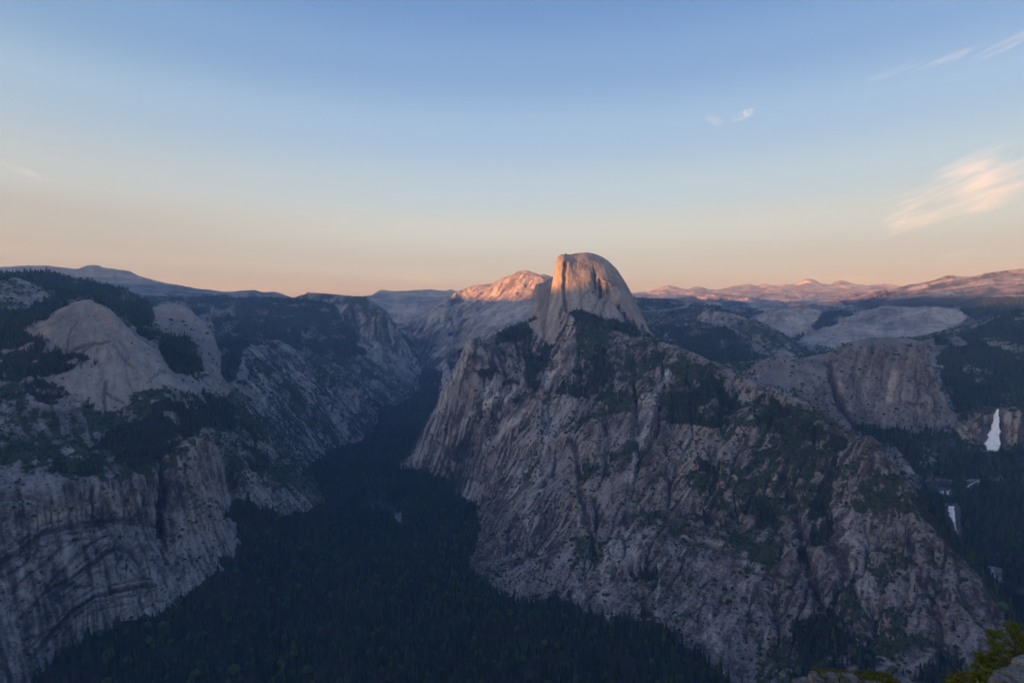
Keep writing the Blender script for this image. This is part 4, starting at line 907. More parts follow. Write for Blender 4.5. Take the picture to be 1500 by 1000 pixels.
vid = np.arange(NC * NR).reshape(NC, NR)
quads = np.stack([vid[:-1, :-1], vid[1:, :-1], vid[1:, 1:], vid[:-1, 1:]], -1).reshape(-1, 4)
co = np.stack([X2, Y2, Z2], -1).reshape(-1, 3)
ql = labv[:-1, :-1].reshape(-1)
keep = (rr < 34000).reshape(NC, NR)[:-1, :-1].reshape(-1)
ATT = {'forest': forest, 'pale': pale, 'stain_shade': np.clip(stain_shade + wash, 0, 1), 'warm': warm, 'rust': rust, 'scrub': scrub, 'streak': licv, 'block': block, 'crack': np.clip(crack, 0, 1), 'flow': flx, 'steep': steep, 'smooth': np.where(smooth_rock, 1.0, np.where(labn == 'cap_dome', .9, np.where(labn == 'arch_cliff', .35, np.where(labn == 'long_slope', .3, 0.0))))}
ATT = {k_: v.reshape(-1) for k_, v in ATT.items()}
PROBE = []
for li, ln in enumerate(REG):
    q = quads[(ql == li) & keep]
    if len(q) == 0 or ln not in INFO: continue
    used, inv = np.unique(q, return_inverse=True)
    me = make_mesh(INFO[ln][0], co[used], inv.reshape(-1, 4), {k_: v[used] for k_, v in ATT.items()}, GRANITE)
    link(INFO[ln][0], me, INFO[ln][1], None, 'structure')
print('terrain quads', int(keep.sum()))

# the high country behind the viewpoint: unseen, its far ridge shaped to throw the evening shade
def west():
    lx, ly = -SUN_VEC.x / math.hypot(SUN_VEC.x, SUN_VEC.y), -SUN_VEC.y / math.hypot(SUN_VEC.x, SUN_VEC.y)
    px_, py_ = -ly, lx
    u = np.linspace(-9000, 22000, 340)[:, None]; a = np.linspace(-14000, 1500, 120)[None, :]
    hu = np.interp(u / 1000, [-9, 0, 2.6, 3.02, 3.12, 3.2, 3.3, 3.55, 3.8, 5.2, 6.6, 7.5, 8.7, 9.6, 11.5, 22], [440, 450, 480, 475, 440, 408, 412, 690, 740, 720, 560, 575, 655, 960, 1230, 1250])
    hu = hu + fbm(u / 500, u * 0 + .5, u * 0 + .5, 4, 12) * 22
    base = np.interp(a, [-14000, -13000, -12000, -8000, -5200, -2500, -900, -250, 0, 1500], [-1150, -1140, -100, 0, -650, -300, -60, -12, -6, -6])
    k = np.interp(a, [-12000, -8900, -8000, -7200, -4600], [0, .7, 1, .72, 0])
    z = base + (hu - base) * k + fbm(u / 900 + a * 0, a / 900 + u * 0, u * 0 + a * 0, 4, 15) * 60 * (1 - k)
    x = lx * a + px_ * u; y = ly * a + py_ * u
    z = np.minimum(z, 2000)
    # ahead of the viewpoint the ground falls away in a cliff
    az = np.arctan2(x, y); r = np.hypot(x, y)
    behind = (np.abs(az) > R(49))
    z = np.where((np.abs(az) < R(100)) & (r < 2500), np.minimum(z, -3 - 0.8 * r * sstep(R(100), R(80), np.abs(az))), z)
    z = np.maximum(z, -1100)
    n0, n1 = z.shape
    v = np.arange(n0 * n1).reshape(n0, n1)
    q = np.stack([v[:-1, :-1], v[1:, :-1], v[1:, 1:], v[:-1, 1:]], -1).reshape(-1, 4)
    ok = (behind & (r > 70)).reshape(-1)
    q = q[ok[q].all(1)]
    c = np.stack([x + 0 * z, y + 0 * z, z], -1).reshape(-1, 3)
    me = make_mesh('shade_highland', c, q, {'forest': np.full(n0 * n1, .6), 'scrub': np.full(n0 * n1, .3)}, GRANITE)
    link('shade_highland', me, 'unseen highland behind the viewpoint, its ridge shaped to shade the valley', None, 'structure')
west()

# the cliff under the viewpoint, from the rim down to the valley
def rim_cliff():
    t_ = np.radians(np.linspace(-125, 125, 200))[:, None]; r = np.exp(np.linspace(math.log(2.2), math.log(760), 90))[None, :]
    x, y = r * np.sin(t_), r * np.cos(t_)
    z = -1.9 - (0.80 - 0.22 * sstep(R(24), R(31), t_) * sstep(R(80), R(60), t_)) * np.maximum(r - 2.0, 0) - 0.27 * np.maximum(r - 60, 0)
    n = fbm(x / 12, y / 12, z / 14, 4, 81) * np.minimum(r * .07, 8) + fbm(x / 70, y / 70, z / 90, 3, 83) * np.minimum(r * .05, 14)
    z = z - np.abs(n) * np.where((t_ > R(24)) & (r < 60), .3, 1) - 0.02 * r
    side = sstep(R(85), R(125), np.abs(t_))
    z = z * (1 - side) + np.minimum(-6 - 0.1 * r, z * 0 + 0) * side
    n0, n1 = z.shape
    v = np.arange(n0 * n1).reshape(n0, n1)
    q = np.stack([v[:-1, :-1], v[1:, :-1], v[1:, 1:], v[:-1, 1:]], -1).reshape(-1, 4)
    c = np.stack([x, y, z], -1).reshape(-1, 3)
    me = make_mesh('rim_cliff', c, q, {'scrub': np.full(n0 * n1, .2)}, GRANITE)
    link('rim_cliff', me, 'steep granite slope below the viewpoint', None, 'structure')
rim_cliff()
# ------------------------------------------------------------------ haze over the whole scene
hz = bpy.data.meshes.new('haze')
bx = [(x, y, z) for x in (-25000, 36000) for y in (-16000, 36000) for z in (-1150, 2100)]
hz.from_pydata(bx, [], [(0, 1, 3, 2), (4, 6, 7, 5), (0, 4, 5, 1), (2, 3, 7, 6), (0, 2, 6, 4), (1, 5, 7, 3)])
hb = NB('haze_air'); hb.n.remove(hb.bsdf)
pv_ = hb.n.new('ShaderNodeVolumePrincipled'); pv_.inputs['Color'].default_value = (0.26, 0.49, 1.0, 1); pv_.inputs['Absorption Color'].default_value = (1, 1, 1, 1); pv_.inputs['Density'].default_value = HAZE
pv_.inputs['Anisotropy'].default_value = 0.0
hb.l.new(pv_.outputs[0], hb.out.inputs['Volume'])
hz.materials.append(hb.m)
link('haze', hz, 'thin blue evening haze filling the valley', None, 'stuff')
# ------------------------------------------------------------------ trees: where they stand
IN = (PX > -60) & (PX < 1560)
TOPS = np.arctan2(Z2 + 26, dist2) >= RUN - 0.0004
def per_quad(A): return 0.25 * (A[:-1, :-1] + A[1:, :-1] + A[1:, 1:] + A[:-1, 1:])
ar = np.abs((X2[1:, :-1] - X2[:-1, :-1]) * (Y2[:-1, 1:] - Y2[:-1, :-1]) - (Y2[1:, :-1] - Y2[:-1, :-1]) * (X2[:-1, 1:] - X2[:-1, :-1]))
qz, qD = per_quad(nz2), per_quad(Dk)
qseen = (TOPS[:-1, :-1] | TOPS[1:, 1:]) & IN[:-1, :-1]
def scatter(density, spacing, mask):
    """random points on the ground: density 0..1 per quad, spacing in metres"""
    lam = np.clip(density, 0, 1) * ar / spacing ** 2 * mask
    n = rng.poisson(lam)
    qi, qj = np.nonzero(n)
    rep = n[qi, qj]
    qi, qj = np.repeat(qi, rep), np.repeat(qj, rep)
    a, b = rng.random(len(qi)), rng.random(len(qi))
    def bi(A): return (A[qi, qj] * (1 - a) * (1 - b) + A[qi + 1, qj] * a * (1 - b) + A[qi + 1, qj + 1] * a * b + A[qi, qj + 1] * (1 - a) * b)
    return np.stack([bi(X2), bi(Y2), bi(Z2)], -1), qi, qj

def template(tiers, sides, spread=1.0):
    """a conifer of stacked ragged skirts, unit height"""
    V, Fc_ = [], []
    for t in range(tiers):
        z0 = 0.10 + 0.80 * t / tiers; z1 = min(1.0, z0 + 1.35 * 0.9 / tiers)
        if t == tiers - 1: z1 = 1.0
        r_ = 0.165 * spread * (1 - t / (tiers + 0.35)) ** 0.8
        base = len(V)
        for s_ in range(sides):
            an = 2 * math.pi * (s_ + 0.5 * (t % 2)) / sides + random.uniform(-.25, .25)
            q_ = r_ * random.uniform(.65, 1.25)
            V.append((q_ * math.cos(an), q_ * math.sin(an), z0 + random.uniform(-.03, .03)))
        V.append((random.uniform(-.01, .01), random.uniform(-.01, .01), z1))
        for s_ in range(sides): Fc_.append((base + s_, base + (s_ + 1) % sides, base + sides))
    return np.array(V), np.array(Fc_)
def round_template(spread=1.0):
    """a rounded broadleaf crown or bush, unit height"""
    V = [(0, 0, 0.02), (0, 0, 1.0)]
    for k_, zr in enumerate((0.3, 0.68)):
        for s_ in range(5):
            an = 2 * math.pi * (s_ + .5 * k_) / 5 + random.uniform(-.2, .2); q_ = (0.5 if k_ == 0 else 0.4) * spread * random.uniform(.75, 1.2)
            V.append((q_ * math.cos(an), q_ * math.sin(an), zr + random.uniform(-.08, .08)))
    Fc_ = []
    for s_ in range(5):
        a, b = 2 + s_, 2 + (s_ + 1) % 5; c, d = 7 + s_, 7 + (s_ + 1) % 5
        Fc_ += [(a, b, c), (b, d, c), (c, d, 1)]
    return np.array(V), np.array(Fc_)
def plant_mesh(name, pts, height, width, temps, tone, mat):
    cos_, fcs, tns, off = [], [], [], 0
    which = rng.integers(0, len(temps), len(pts))
    rot = rng.random(len(pts)) * 2 * math.pi
    lean = rng.normal(0, .03, (len(pts), 2))
    for k_, (V, Fq) in enumerate(temps):
        m = which == k_
        n = m.sum()
        if n == 0: continue
        c, s_ = np.cos(rot[m])[:, None], np.sin(rot[m])[:, None]
        h, w_ = height[m][:, None], (height * width)[m][:, None]
        x = (V[None, :, 0] * c - V[None, :, 1] * s_) * w_ + lean[m][:, :1] * V[None, :, 2] * h
        y = (V[None, :, 0] * s_ + V[None, :, 1] * c) * w_ + lean[m][:, 1:] * V[None, :, 2] * h
        z = V[None, :, 2] * h
        P = pts[m][:, None, :] + np.stack([x, y, z], -1)
        cos_.append(P.reshape(-1, 3)); tns.append(np.repeat(tone[m], len(V)))
        fcs.append((Fq[None] + (np.arange(n) * len(V))[:, None, None] + off).reshape(-1, 3)); off += n * len(V)
    return make_mesh(name, np.concatenate(cos_), np.concatenate(fcs), {'tone': np.concatenate(tns)}, mat, False)

def leaf_material(name, dark, light, dry):
    b = NB(name)
    t = b.attr('tone')
    p = b.pos()
    n = b.noise(p, 1 / 3.0, 3)
    c = b.mix(b.math('MULTIPLY_ADD', n, 0.5, b.math('MULTIPLY_ADD', t, 0.8, -0.2), clamp=True), dark, light)
    c = b.mix(b.range(t, 0.978, 0.988), c, dry)
    return b.finish(c, 0.85, None, 0.1)
LEAF = leaf_material('conifer_needles', (0.008, 0.019, 0.011), (0.046, 0.082, 0.034), (0.06, 0.05, 0.036))
BUSH = leaf_material('brush_leaves', (0.012, 0.029, 0.012), (0.055, 0.094, 0.032), (0.08, 0.075, 0.04))

# dense woods
stand = 0.18 + 1.0 * sstep(-0.3, 0.15, fbm(X / 130, Y / 130, ZZ / 130, 4, 121))
fq_ = per_quad(forest * stand * (nz2 > 0.35)) * (qz > 0.3)
fq_ = fq_ * sstep(0.08, 0.6, per_quad(forest))
sp = np.maximum(9.5, 2.9 * qD)
fpts, qi, qj = scatter(fq_, sp, qseen & (qD < 8.5))
fD = qD[qi, qj]
# open woods and lone trees on ledges
opts, oqi, oqj = scatter(per_quad(scrub) * 0.5, np.maximum(14.0, 4.2 * qD), qseen & (qD < 7.5) & (qz > 0.3))
# brush on cliffs
bpts, bqi, bqj = scatter(per_quad(scrub) * 0.9 + 0.05 * per_quad(steep * (1 - forest)) * (1 - per_quad(np.isin(labn, ['half_dome', 'north_dome', 'valley_floor']).astype(np.float32))), np.maximum(8.2, 3.3 * qD), qseen & (qD < 6.0) & (qz > 0.12))
print('trees', len(fpts), len(opts), len(bpts))
allp = np.concatenate([fpts, opts]); allD = np.concatenate([fD, qD[oqi, oqj]])
elev_ = np.clip((allp[:, 2] + 850) / 400, 0, 1)
hgt = np.clip(rng.lognormal(0, .33, len(allp)) * (26 - 9 * elev_), 8, 50)
hgt[len(fpts):] *= 0.62
tone = rng.random(len(allp)) ** 1.3
tone = np.clip(tone + .45 * fbm(allp[:, 0] / 260, allp[:, 1] / 260, allp[:, 2] / 260, 3, 191), 0, .97)
tone = np.where((allp[:, 2] < -780) & (tone < .95), tone * .62, tone)
ppx, ppy = project(allp[:, 0], allp[:, 1], allp[:, 2] + hgt)
d_ = np.sqrt((allp ** 2).sum(1))
inframe = (ppx > 8) & (ppx < 1492) & (ppy < 960) & (ppy > 380)
big = np.argsort(-(hgt / d_) * inframe)[:300]
rest = np.ones(len(allp), bool); rest[big] = False
T_near = [template(3, 6, random.uniform(.85, 1.1)) for _ in range(4)]
T_far = [template(2, 5, random.uniform(.95, 1.25)) for _ in range(4)]
T_rnd = [round_template(random.uniform(.9, 1.2)) for _ in range(4)]
broad = rest & (allD < 3.2) & (allp[:, 2] < -700) & (rng.random(len(allp)) < .11)
c_l = plant_mesh('broadleaf_trees', allp[broad] - [0, 0, 1], hgt[broad] * .62, rng.uniform(.8, 1.15, broad.sum()), T_rnd, .35 + .6 * rng.random(broad.sum()), BUSH)
link('broadleaf_trees', c_l, 'paler rounded broadleaf trees mixed into the conifers of the valley floor', None, 'stuff')
rest &= ~broad
mN = rest & (allD < 2.6); mF = rest & (allD >= 2.6)
c_n = plant_mesh('conifer_forest', allp[mN] - [0, 0, 1], hgt[mN], rng.uniform(.8, 1.2, mN.sum()), T_near, tone[mN], LEAF)
link('conifer_forest', c_n, 'dense dark conifer forest covering the near valley floor and ledges', None, 'stuff')
hf = hgt[mF] * np.clip(allD[mF] / 5.0, 1, 1.25)
c_f = plant_mesh('conifer_forest', allp[mF] - [0, 0, 1], hf, rng.uniform(1.0, 1.5, mF.sum()), T_far, tone[mF], LEAF)
link('conifer_forest', c_f, 'far conifer forest on the plateaus, ridges and canyon slopes', None, 'stuff')
bD = qD[bqi, bqj]
bh = np.clip(rng.lognormal(math.log(5.5), .4, len(bpts)), 2.5, 12) * np.clip(bD / 2.6, 1, 1.7)
c_b = plant_mesh('brush', bpts - [0, 0, .8], bh, rng.uniform(1.0, 1.5, len(bpts)), T_rnd, rng.random(len(bpts)) ** 1.2, BUSH)
link('brush', c_b, 'dark bushes and small oaks dotted over the cliffs and ledges', None, 'stuff')

# the 300 conifers that show largest, one by one
def single_crown(seed):
    random.seed(seed)
    V, Fq = [], []
    tiers = 6
    for t in range(tiers):
        z0 = 0.12 + 0.78 * t / tiers; z1 = min(1, z0 + .25) if t < tiers - 1 else 1.0
        r_ = 0.16 * (1 - t / (tiers + .3)) ** .85; base = len(V)
        for s_ in range(8):
            an = 2 * math.pi * (s_ + .5 * (t % 2)) / 8 + random.uniform(-.2, .2); q_ = r_ * random.uniform(.55, 1.3)
            V.append((q_ * math.cos(an), q_ * math.sin(an), z0 + random.uniform(-.035, .035)))
        V.append((0, 0, z1))
        for s_ in range(8): Fq.append((base + s_, base + (s_ + 1) % 8, base + 8))
    return np.array(V), np.array(Fq)
bark = NB('conifer_bark'); bark_m = bark.finish(bark.mix(bark.noise(bark.pos(1, 1, .2), 2.0), (0.035, 0.024, 0.018), (0.10, 0.07, 0.05)), .95)
tv = [(0.014 * (1 - .9 * z_) * math.cos(k_ * math.pi / 3), 0.014 * (1 - .9 * z_) * math.sin(k_ * math.pi / 3), z_) for z_ in (-.03, .5, .97) for k_ in range(6)]
tf = [(l_ * 6 + k_, l_ * 6 + (k_ + 1) % 6, l_ * 6 + 6 + (k_ + 1) % 6, l_ * 6 + 6 + k_) for l_ in range(2) for k_ in range(6)]
trunk_me = make_mesh('trunk', np.array(tv), np.array(tf), {}, bark_m)
crown_me = []
for k_ in range(8):
    V, Fq = single_crown(40 + k_)
    crown_me.append(make_mesh('crown', V, Fq, {'tone': np.full(len(V), [.1, .3, .5, .7, .2, .45, .6, .85][k_])}, LEAF, False))
random.seed(5)
for k_, b_ in enumerate(big):
    e = bpy.data.objects.new('conifer_tree', None); COL.objects.link(e)
    e.empty_display_size = 1
    e.location = allp[b_] - np.array([0, 0, .6]); e.rotation_euler = (0, 0, random.uniform(0, 6.28))
    h_ = float(hgt[b_]); w_ = h_ * random.uniform(.85, 1.2); e.scale = (w_, w_, h_)
    e['label'] = 'tall dark conifer on the shaded valley floor or at the foot of the cliffs'; e['category'] = 'tree'; e['group'] = 'tall conifers nearest below the viewpoint'
    link('trunk', trunk_me, parent=e); link('crown', random.choice(crown_me), parent=e)
# ------------------------------------------------------------------ water
def hit(px, py, lift=0.0):
    """the ground point seen at a picture point"""
    t_, k_ = ray(px, py)
    i = int(np.clip(round((t_ - th[0]) / (th[1] - th[0])), 0, NC - 1))
    sl = Z2[i] / dist2[i]
    j = int(np.argmax((sl >= k_) & (dist2[i] > 900)))
    r_ = dist2[i, j]
    return np.array([r_ * math.sin(t_), r_ * math.cos(t_), r_ * k_ + lift]), r_
def at(px, py, r_):
    t_, k_ = ray(px, py)
    return np.array([r_ * math.sin(t_), r_ * math.cos(t_), r_ * k_])
fw = NB('falling_water')
fp = fw.pos(1, 1, .07)
fcol = fw.mix(fw.range(fw.noise(fp, 1 / 16, 4, .6), .30, .55), (0.66, 0.68, 0.72), (0.94, 0.94, 0.94))
fcore = fw.math('ADD', fw.attr('core'), fw.math('MULTIPLY_ADD', fw.noise(fw.pos(1, 1, .25), 1 / 12, 4, .65), 1.5, -.75))
FALL = fw.finish(fcol, .7, None, .2)
fw.l.new(fw.range(fcore, .0, .65), fw.bsdf.inputs['Alpha'])
sw = NB('still_water'); STILL = sw.finish((0.05, 0.09, 0.11), .08, sw.bump(sw.noise(sw.pos(), .3, 3), .4), .5)
rw = NB('white_water'); RAPID = rw.finish(rw.mix(rw.range(rw.noise(rw.pos(), .12, 4), .35, .6), (0.10, 0.16, 0.20), (0.62, 0.68, 0.72)), .5, None, .4)
def waterfall(name, rows, r0, r1, label, spray=()):
    """sheet of falling water: front pushed out in strands, back closed against the rock"""
    nW = 9
    F_pts, B_pts, core = [], [], []
    ys = [q[0] for q in rows]
    yy = np.linspace(ys[0], ys[-1], 34)
    for k_, y in enumerate(yy):
        a = np.interp(y, ys, [q[1] for q in rows]); b = np.interp(y, ys, [q[2] for q in rows]); f = k_ / 33
        a += 1.3 * (b - a) / 20 * math.sin(k_ * .9) + random.uniform(-.3, .3) * f; b += 1.0 * (b - a) / 20 * math.sin(k_ * .7 + 2) + random.uniform(-.3, .3) * f
        r_ = min(r0 + (r1 - r0) * f ** 1.3, min(hit(x_, y)[1] for x_ in (a + 1, (a + b) / 2, b - 1)) - 9)
        for w_ in range(nW):
            u = w_ / (nW - 1)
            bulge = math.sin(math.pi * u) ** .6
            jag = random.uniform(-.5, .5) * (.5 + 1.6 * f * (b - a) / 20)
            x = a + (b - a) * u + jag * (1 if w_ in (0, nW - 1) else .3)
            core.append(min(1.0, 1.5 * math.sin(math.pi * u)) * min(1, (1 - f) * 7 + .25) * 1.05)
            F_pts.append(at(x, y, r_ - 4 - bulge * (5 + 9 * f) - random.uniform(0, .8)))
            B_pts.append(at(x, y, r_ + 14))
    n_ = len(F_pts); fc = []
    for k_ in range(33):
        for w_ in range(nW - 1):
            a = k_ * nW + w_
            fc.append((a, a + nW, a + nW + 1, a + 1)); fc.append((n_ + a, n_ + a + 1, n_ + a + nW + 1, n_ + a + nW))
        a = k_ * nW; fc.append((a, n_ + a, n_ + a + nW, a + nW)); a += nW - 1; fc.append((a, a + nW, n_ + a + nW, n_ + a))
    me = make_mesh(name, np.array(F_pts + B_pts), np.array(fc), {'core': np.array(core + [0.0] * len(core))}, FALL)
    return link(name, me, label, 'waterfall')
random.seed(21)
_, rt = hit(1455, 600.5); _, rb = hit(1452, 661)
rt, rb = min(rt, 3720), min(rb, 3560)
waterfall('waterfall', [(599, 1459.5, 1463.5), (604, 1456.5, 1463.5), (611, 1454.5, 1464), (620, 1452.5, 1465), (630, 1449.5, 1465.5), (640, 1445.5, 1466), (650, 1442, 1466.5), (656, 1441, 1466), (661, 1446, 1465)], rt - 12, min(rb, rt - 60) - 12,
          'tall white waterfall widening as it drops over the brown cliff on the right')
_, rt = hit(1393, 742.5); _, rb = hit(1399, 779)
rt, rb = min(rt, 2780), min(rb, 2680)
waterfall('waterfall', [(741, 1388, 1398.5), (748, 1388.5, 1399), (755, 1390, 1399.5), (760, 1393, 1399.8), (766, 1396.5, 1400), (773, 1398.3, 1400.8), (779, 1399.3, 1401.3)], rt - 8, min(rb, rt - 30) - 8,
          'narrow bluish waterfall tapering to a thread, lower in the dark gorge')
def ribbon(name, pts, mat, label, cat=None, kind=None, lift=2.0, rmax=None):
    """a strip of water lying on the ground: (x, y, half width in picture points)"""
    V, Fq = [], []
    for k_ in range(len(pts) - 1):
        for f in np.linspace(0, 1, 7)[: 7 if k_ == len(pts) - 2 else 6]:
            x, y, w_ = [a + (b - a) * f for a, b in zip(pts[k_], pts[k_ + 1])]
            dx, dy = pts[k_ + 1][0] - pts[k_][0], pts[k_ + 1][1] - pts[k_][1]; l_ = math.hypot(dx, dy)
            w_ *= random.uniform(.8, 1.2)
            for s_ in (-1, 0, 1):
                p_, r_ = hit(x - dy / l_ * w_ * s_, y + dx / l_ * w_ * s_)
                if rmax and r_ > rmax: p_ = at(x - dy / l_ * w_ * s_, y + dx / l_ * w_ * s_, rmax)
                V.append(p_ * (1 - 6.0 / r_) + np.array([0, 0, lift]))
    nr = len(V) // 3
    for k_ in range(nr - 1):
        for s_ in (0, 1): a = k_ * 3 + s_; Fq.append((a, a + 1, a + 4, a + 3))
    me = make_mesh(name, np.array(V), np.array(Fq), {}, mat)
    return link(name, me, label, cat, kind)
ribbon('river_pool', [(1377, 720.5, 1.2), (1381, 722, 2.6), (1386, 722.5, 3.0), (1390, 722, 2.6)], RAPID, 'small pale pool just above the narrow waterfall', None, 'structure')
ribbon('river', [(1390, 719.5, .8), (1396, 716, .6)], RAPID, 'short bright stream running into the pale pool', None, 'structure')
ribbon('cascade', [(1417.5, 714, 1.6), (1420, 711, 1.4), (1425, 708.5, .7), (1431, 705.5, .6), (1438, 706, .4)], RAPID, 'short white cascade on dark slabs between the two waterfalls', None, 'structure')
ribbon('rapids', [(1450, 831, .7), (1456, 838, .8), (1463, 838, .7)], RAPID, 'thin white rapids at the bottom of the dark gorge', None, 'structure')
ribbon('rapids', [(1456, 842, 1.5), (1459, 847, 2.2), (1461, 853, 1.6)], RAPID, 'wider bluish rapids below the thin white rapids in the gorge', None, 'structure')
ribbon('lake', [(579, 751, 1.0), (583, 755, 2.2), (584, 760, 3.2), (582, 766, 3.0)], STILL, 'small pale pool in the forest on the valley floor', None, 'structure', 1.5)
ribbon('river', [(571, 740, .6), (575, 745, .7), (579, 751, .9)], STILL, 'glimpse of river between trees above the small pool', None, 'structure', 1.5)
ribbon('river', [(619, 770, .5), (622, 780, .6), (623, 792, .5)], STILL, 'faint thread of river among dark conifers right of the small pool', None, 'structure', 1.5)

# ------------------------------------------------------------------ the ledge and pines just below the viewpoint
def lump(name, sx, sy, sz, seed, mat, parent=None, cuts=5, rough=.12, label=None, cat=None, loc=(0, 0, 0), rot=0, **kw):
    """a broken block of granite: a cube subdivided, its corners knocked off and its faces uneven"""
    import bmesh
    bm = bmesh.new(); bmesh.ops.create_cube(bm, size=1.0)
    bmesh.ops.bevel(bm, geom=bm.edges[:], offset=.10, segments=1, affect='EDGES')
    bmesh.ops.subdivide_edges(bm, edges=bm.edges[:], cuts=cuts, use_grid_fill=True)
    P = np.array([v.co[:] for v in bm.verts])
    Q = P * np.array([sx, sy, sz])
    n1 = fbm(Q[:, 0] * 1.3 + seed * 7, Q[:, 1] * 1.3, Q[:, 2] * 1.3, 4, seed); n2 = fbm(Q[:, 0] * 1.3, Q[:, 1] * 1.3 + 9 + seed, Q[:, 2] * 1.3, 4, seed + 3); n3 = fbm(Q[:, 0] * .9, Q[:, 1] * .9, Q[:, 2] * 1.3 + 5 + seed, 4, seed + 6, ridged=True)
    Q = Q + np.stack([n1, n2, n3], -1) * rough * min(sx, sy, sz) * 2
    for v, q in zip(bm.verts, Q): v.co = q
    me = bpy.data.meshes.new(name); bm.to_mesh(me); bm.free(); me.materials.append(mat)
    for p_ in me.polygons: p_.use_smooth = False
    o = link(name, me, label, cat, parent=parent, **kw); o.location = loc; o.rotation_euler = (0, 0, rot); return o
bg = NB('ledge_granite')
bp_ = bg.pos()
bt = bg.math('MULTIPLY_ADD', bg.noise(bp_, 1.2, 6, .7), .6, bg.math('MULTIPLY', bg.noise(bp_, 14, 4, .7), .4))
bc = bg.mix(bg.range(bt, .36, .62), (0.04, 0.04, 0.04), (0.25, 0.245, 0.235))
bc = bg.mix(bg.math('MULTIPLY', bg.range(bg.noise(bp_, 3.5, 5, .6), .55, .68), .6), bc, (0.12, 0.115, 0.07))
LEDGE = bg.finish(bc, .9, bg.bump(bt, .12, .9), .25)
def blades(name, spots, size, n, mat, parent=None, up=.55, width=.22, **kw):
    """tufts of narrow leaves or needles round each spot"""
    sp_ = np.asarray(spots, float); m = len(sp_)
    d = rng.normal(size=(m, n, 3)); d /= np.linalg.norm(d, axis=2)[..., None]; d[..., 2] = d[..., 2] * (1 - up) + up * rng.random((m, n)); d /= np.linalg.norm(d, axis=2)[..., None]
    l_ = size * rng.uniform(.6, 1.25, (m, n, 1))
    side = np.cross(d, rng.normal(size=(m, n, 3))); side /= np.linalg.norm(side, axis=2)[..., None] + 1e-9
    base = sp_[:, None, :] + d * l_ * .08
    a = base + side * l_ * width * .5; b = base - side * l_ * width * .5; c = base + d * l_
    V = np.stack([a, b, c], 2).reshape(-1, 3)
    t_ = np.repeat(rng.random(m * n), 3)
    me = make_mesh(name, V, np.arange(len(V)).reshape(-1, 3), {'tone': np.clip(t_ * .7 + np.repeat(rng.random(m), n * 3) * .5, 0, .94)}, mat, False)
    return link(name, me, parent=parent, **kw)
PINE = leaf_material('pine_needles', (0.035, 0.052, 0.010), (0.19, 0.225, 0.036), (0.2, 0.15, 0.05))
SHRUB = leaf_material('shrub_leaves', (0.05, 0.05, 0.01), (0.21, 0.185, 0.03), (0.28, 0.2, 0.05))
MOSS = leaf_material('ledge_plants', (0.045, 0.052, 0.012), (0.17, 0.17, 0.035), (0.2, 0.17, 0.06))
def pine(px, py, r_, base_z, seed, label, bushy=1.0):
    random.seed(seed)
    top = at(px, py, r_); h = top[2] - base_z
    e = bpy.data.objects.new('pine_tree', None); COL.objects.link(e); e.location = (top[0], top[1], base_z)
    e['label'] = label; e['category'] = 'tree'; e['group'] = 'yellow green pines at the edge of the drop'
    V, Fq = [], []
    def tube(p0, p1, r0, r1, sides=6):
        p0, p1 = np.array(p0, float), np.array(p1, float); d = p1 - p0; d /= np.linalg.norm(d)
        a = np.cross(d, (0.3, 0.9, 0.1)); a /= np.linalg.norm(a); b = np.cross(d, a); o = len(V)
        for p_, q in ((p0, r0), (p1, r1)):
            for k_ in range(sides):
                an = 2 * math.pi * k_ / sides; V.append(p_ + (a * math.cos(an) + b * math.sin(an)) * q)
        for k_ in range(sides): Fq.append((o + k_, o + (k_ + 1) % sides, o + sides + (k_ + 1) % sides, o + sides + k_))
    rad = .018 * h
    for k_ in range(6): tube((0, 0, h * k_ / 6 - .3 * (k_ == 0)), (0, 0, h * (k_ + 1) / 6), rad * (1 - k_ / 6.2), rad * (1 - (k_ + 1) / 6.2))
    link('trunk', make_mesh('trunk', np.array(V), np.array(Fq), {}, bark_m), parent=e)
    V.clear(); Fq.clear(); tips = []
    z = h * .12
    while z < h * .985:
        t = z / h
        for k_ in range(random.randint(4, 6)):
            an = random.uniform(0, 6.283); L_ = (.26 * (1 - t) ** .75 * h + .12) * random.uniform(.6, 1.15) * bushy
            dz = L_ * (random.uniform(.05, .35) + .5 * t)
            p0 = (0, 0, z); p1 = (L_ * math.cos(an), L_ * math.sin(an), z + dz)
            tube(p0, p1, .02 + .012 * L_, .008, 4)
            for q in np.linspace(.35, 1.0, max(3, int(L_ * 3.6))):
                for rep in range(2):
                    tips.append((p1[0] * q + random.gauss(0, .06), p1[1] * q + random.gauss(0, .06), z + dz * q + random.gauss(.03, .05)))
        z += h * .034 * random.uniform(.7, 1.3)
    tips.append((0, 0, h * .99)); tips.append((0, 0, h * .96))
    link('branches', make_mesh('branches', np.array(V), np.array(Fq), {}, bark_m), parent=e)
    blades('crown', tips, .21, 16, PINE, e, .4, .13)
pine(1458, 922, 45, -27.6, 3, 'slender yellow green pine with a bare pale trunk showing, left of the two taller pines', .85)
pine(1488, 914, 42, -25.8, 5, 'fullest yellow green pine at the bottom right corner', 1.15)
pine(1517, 924, 43, -26.4, 9, 'yellow green pine cut off by the right edge', 1.1)
pine(1438, 958, 44, -27.0, 12, 'short yellow green pine at the left end of the pines', 1.0)
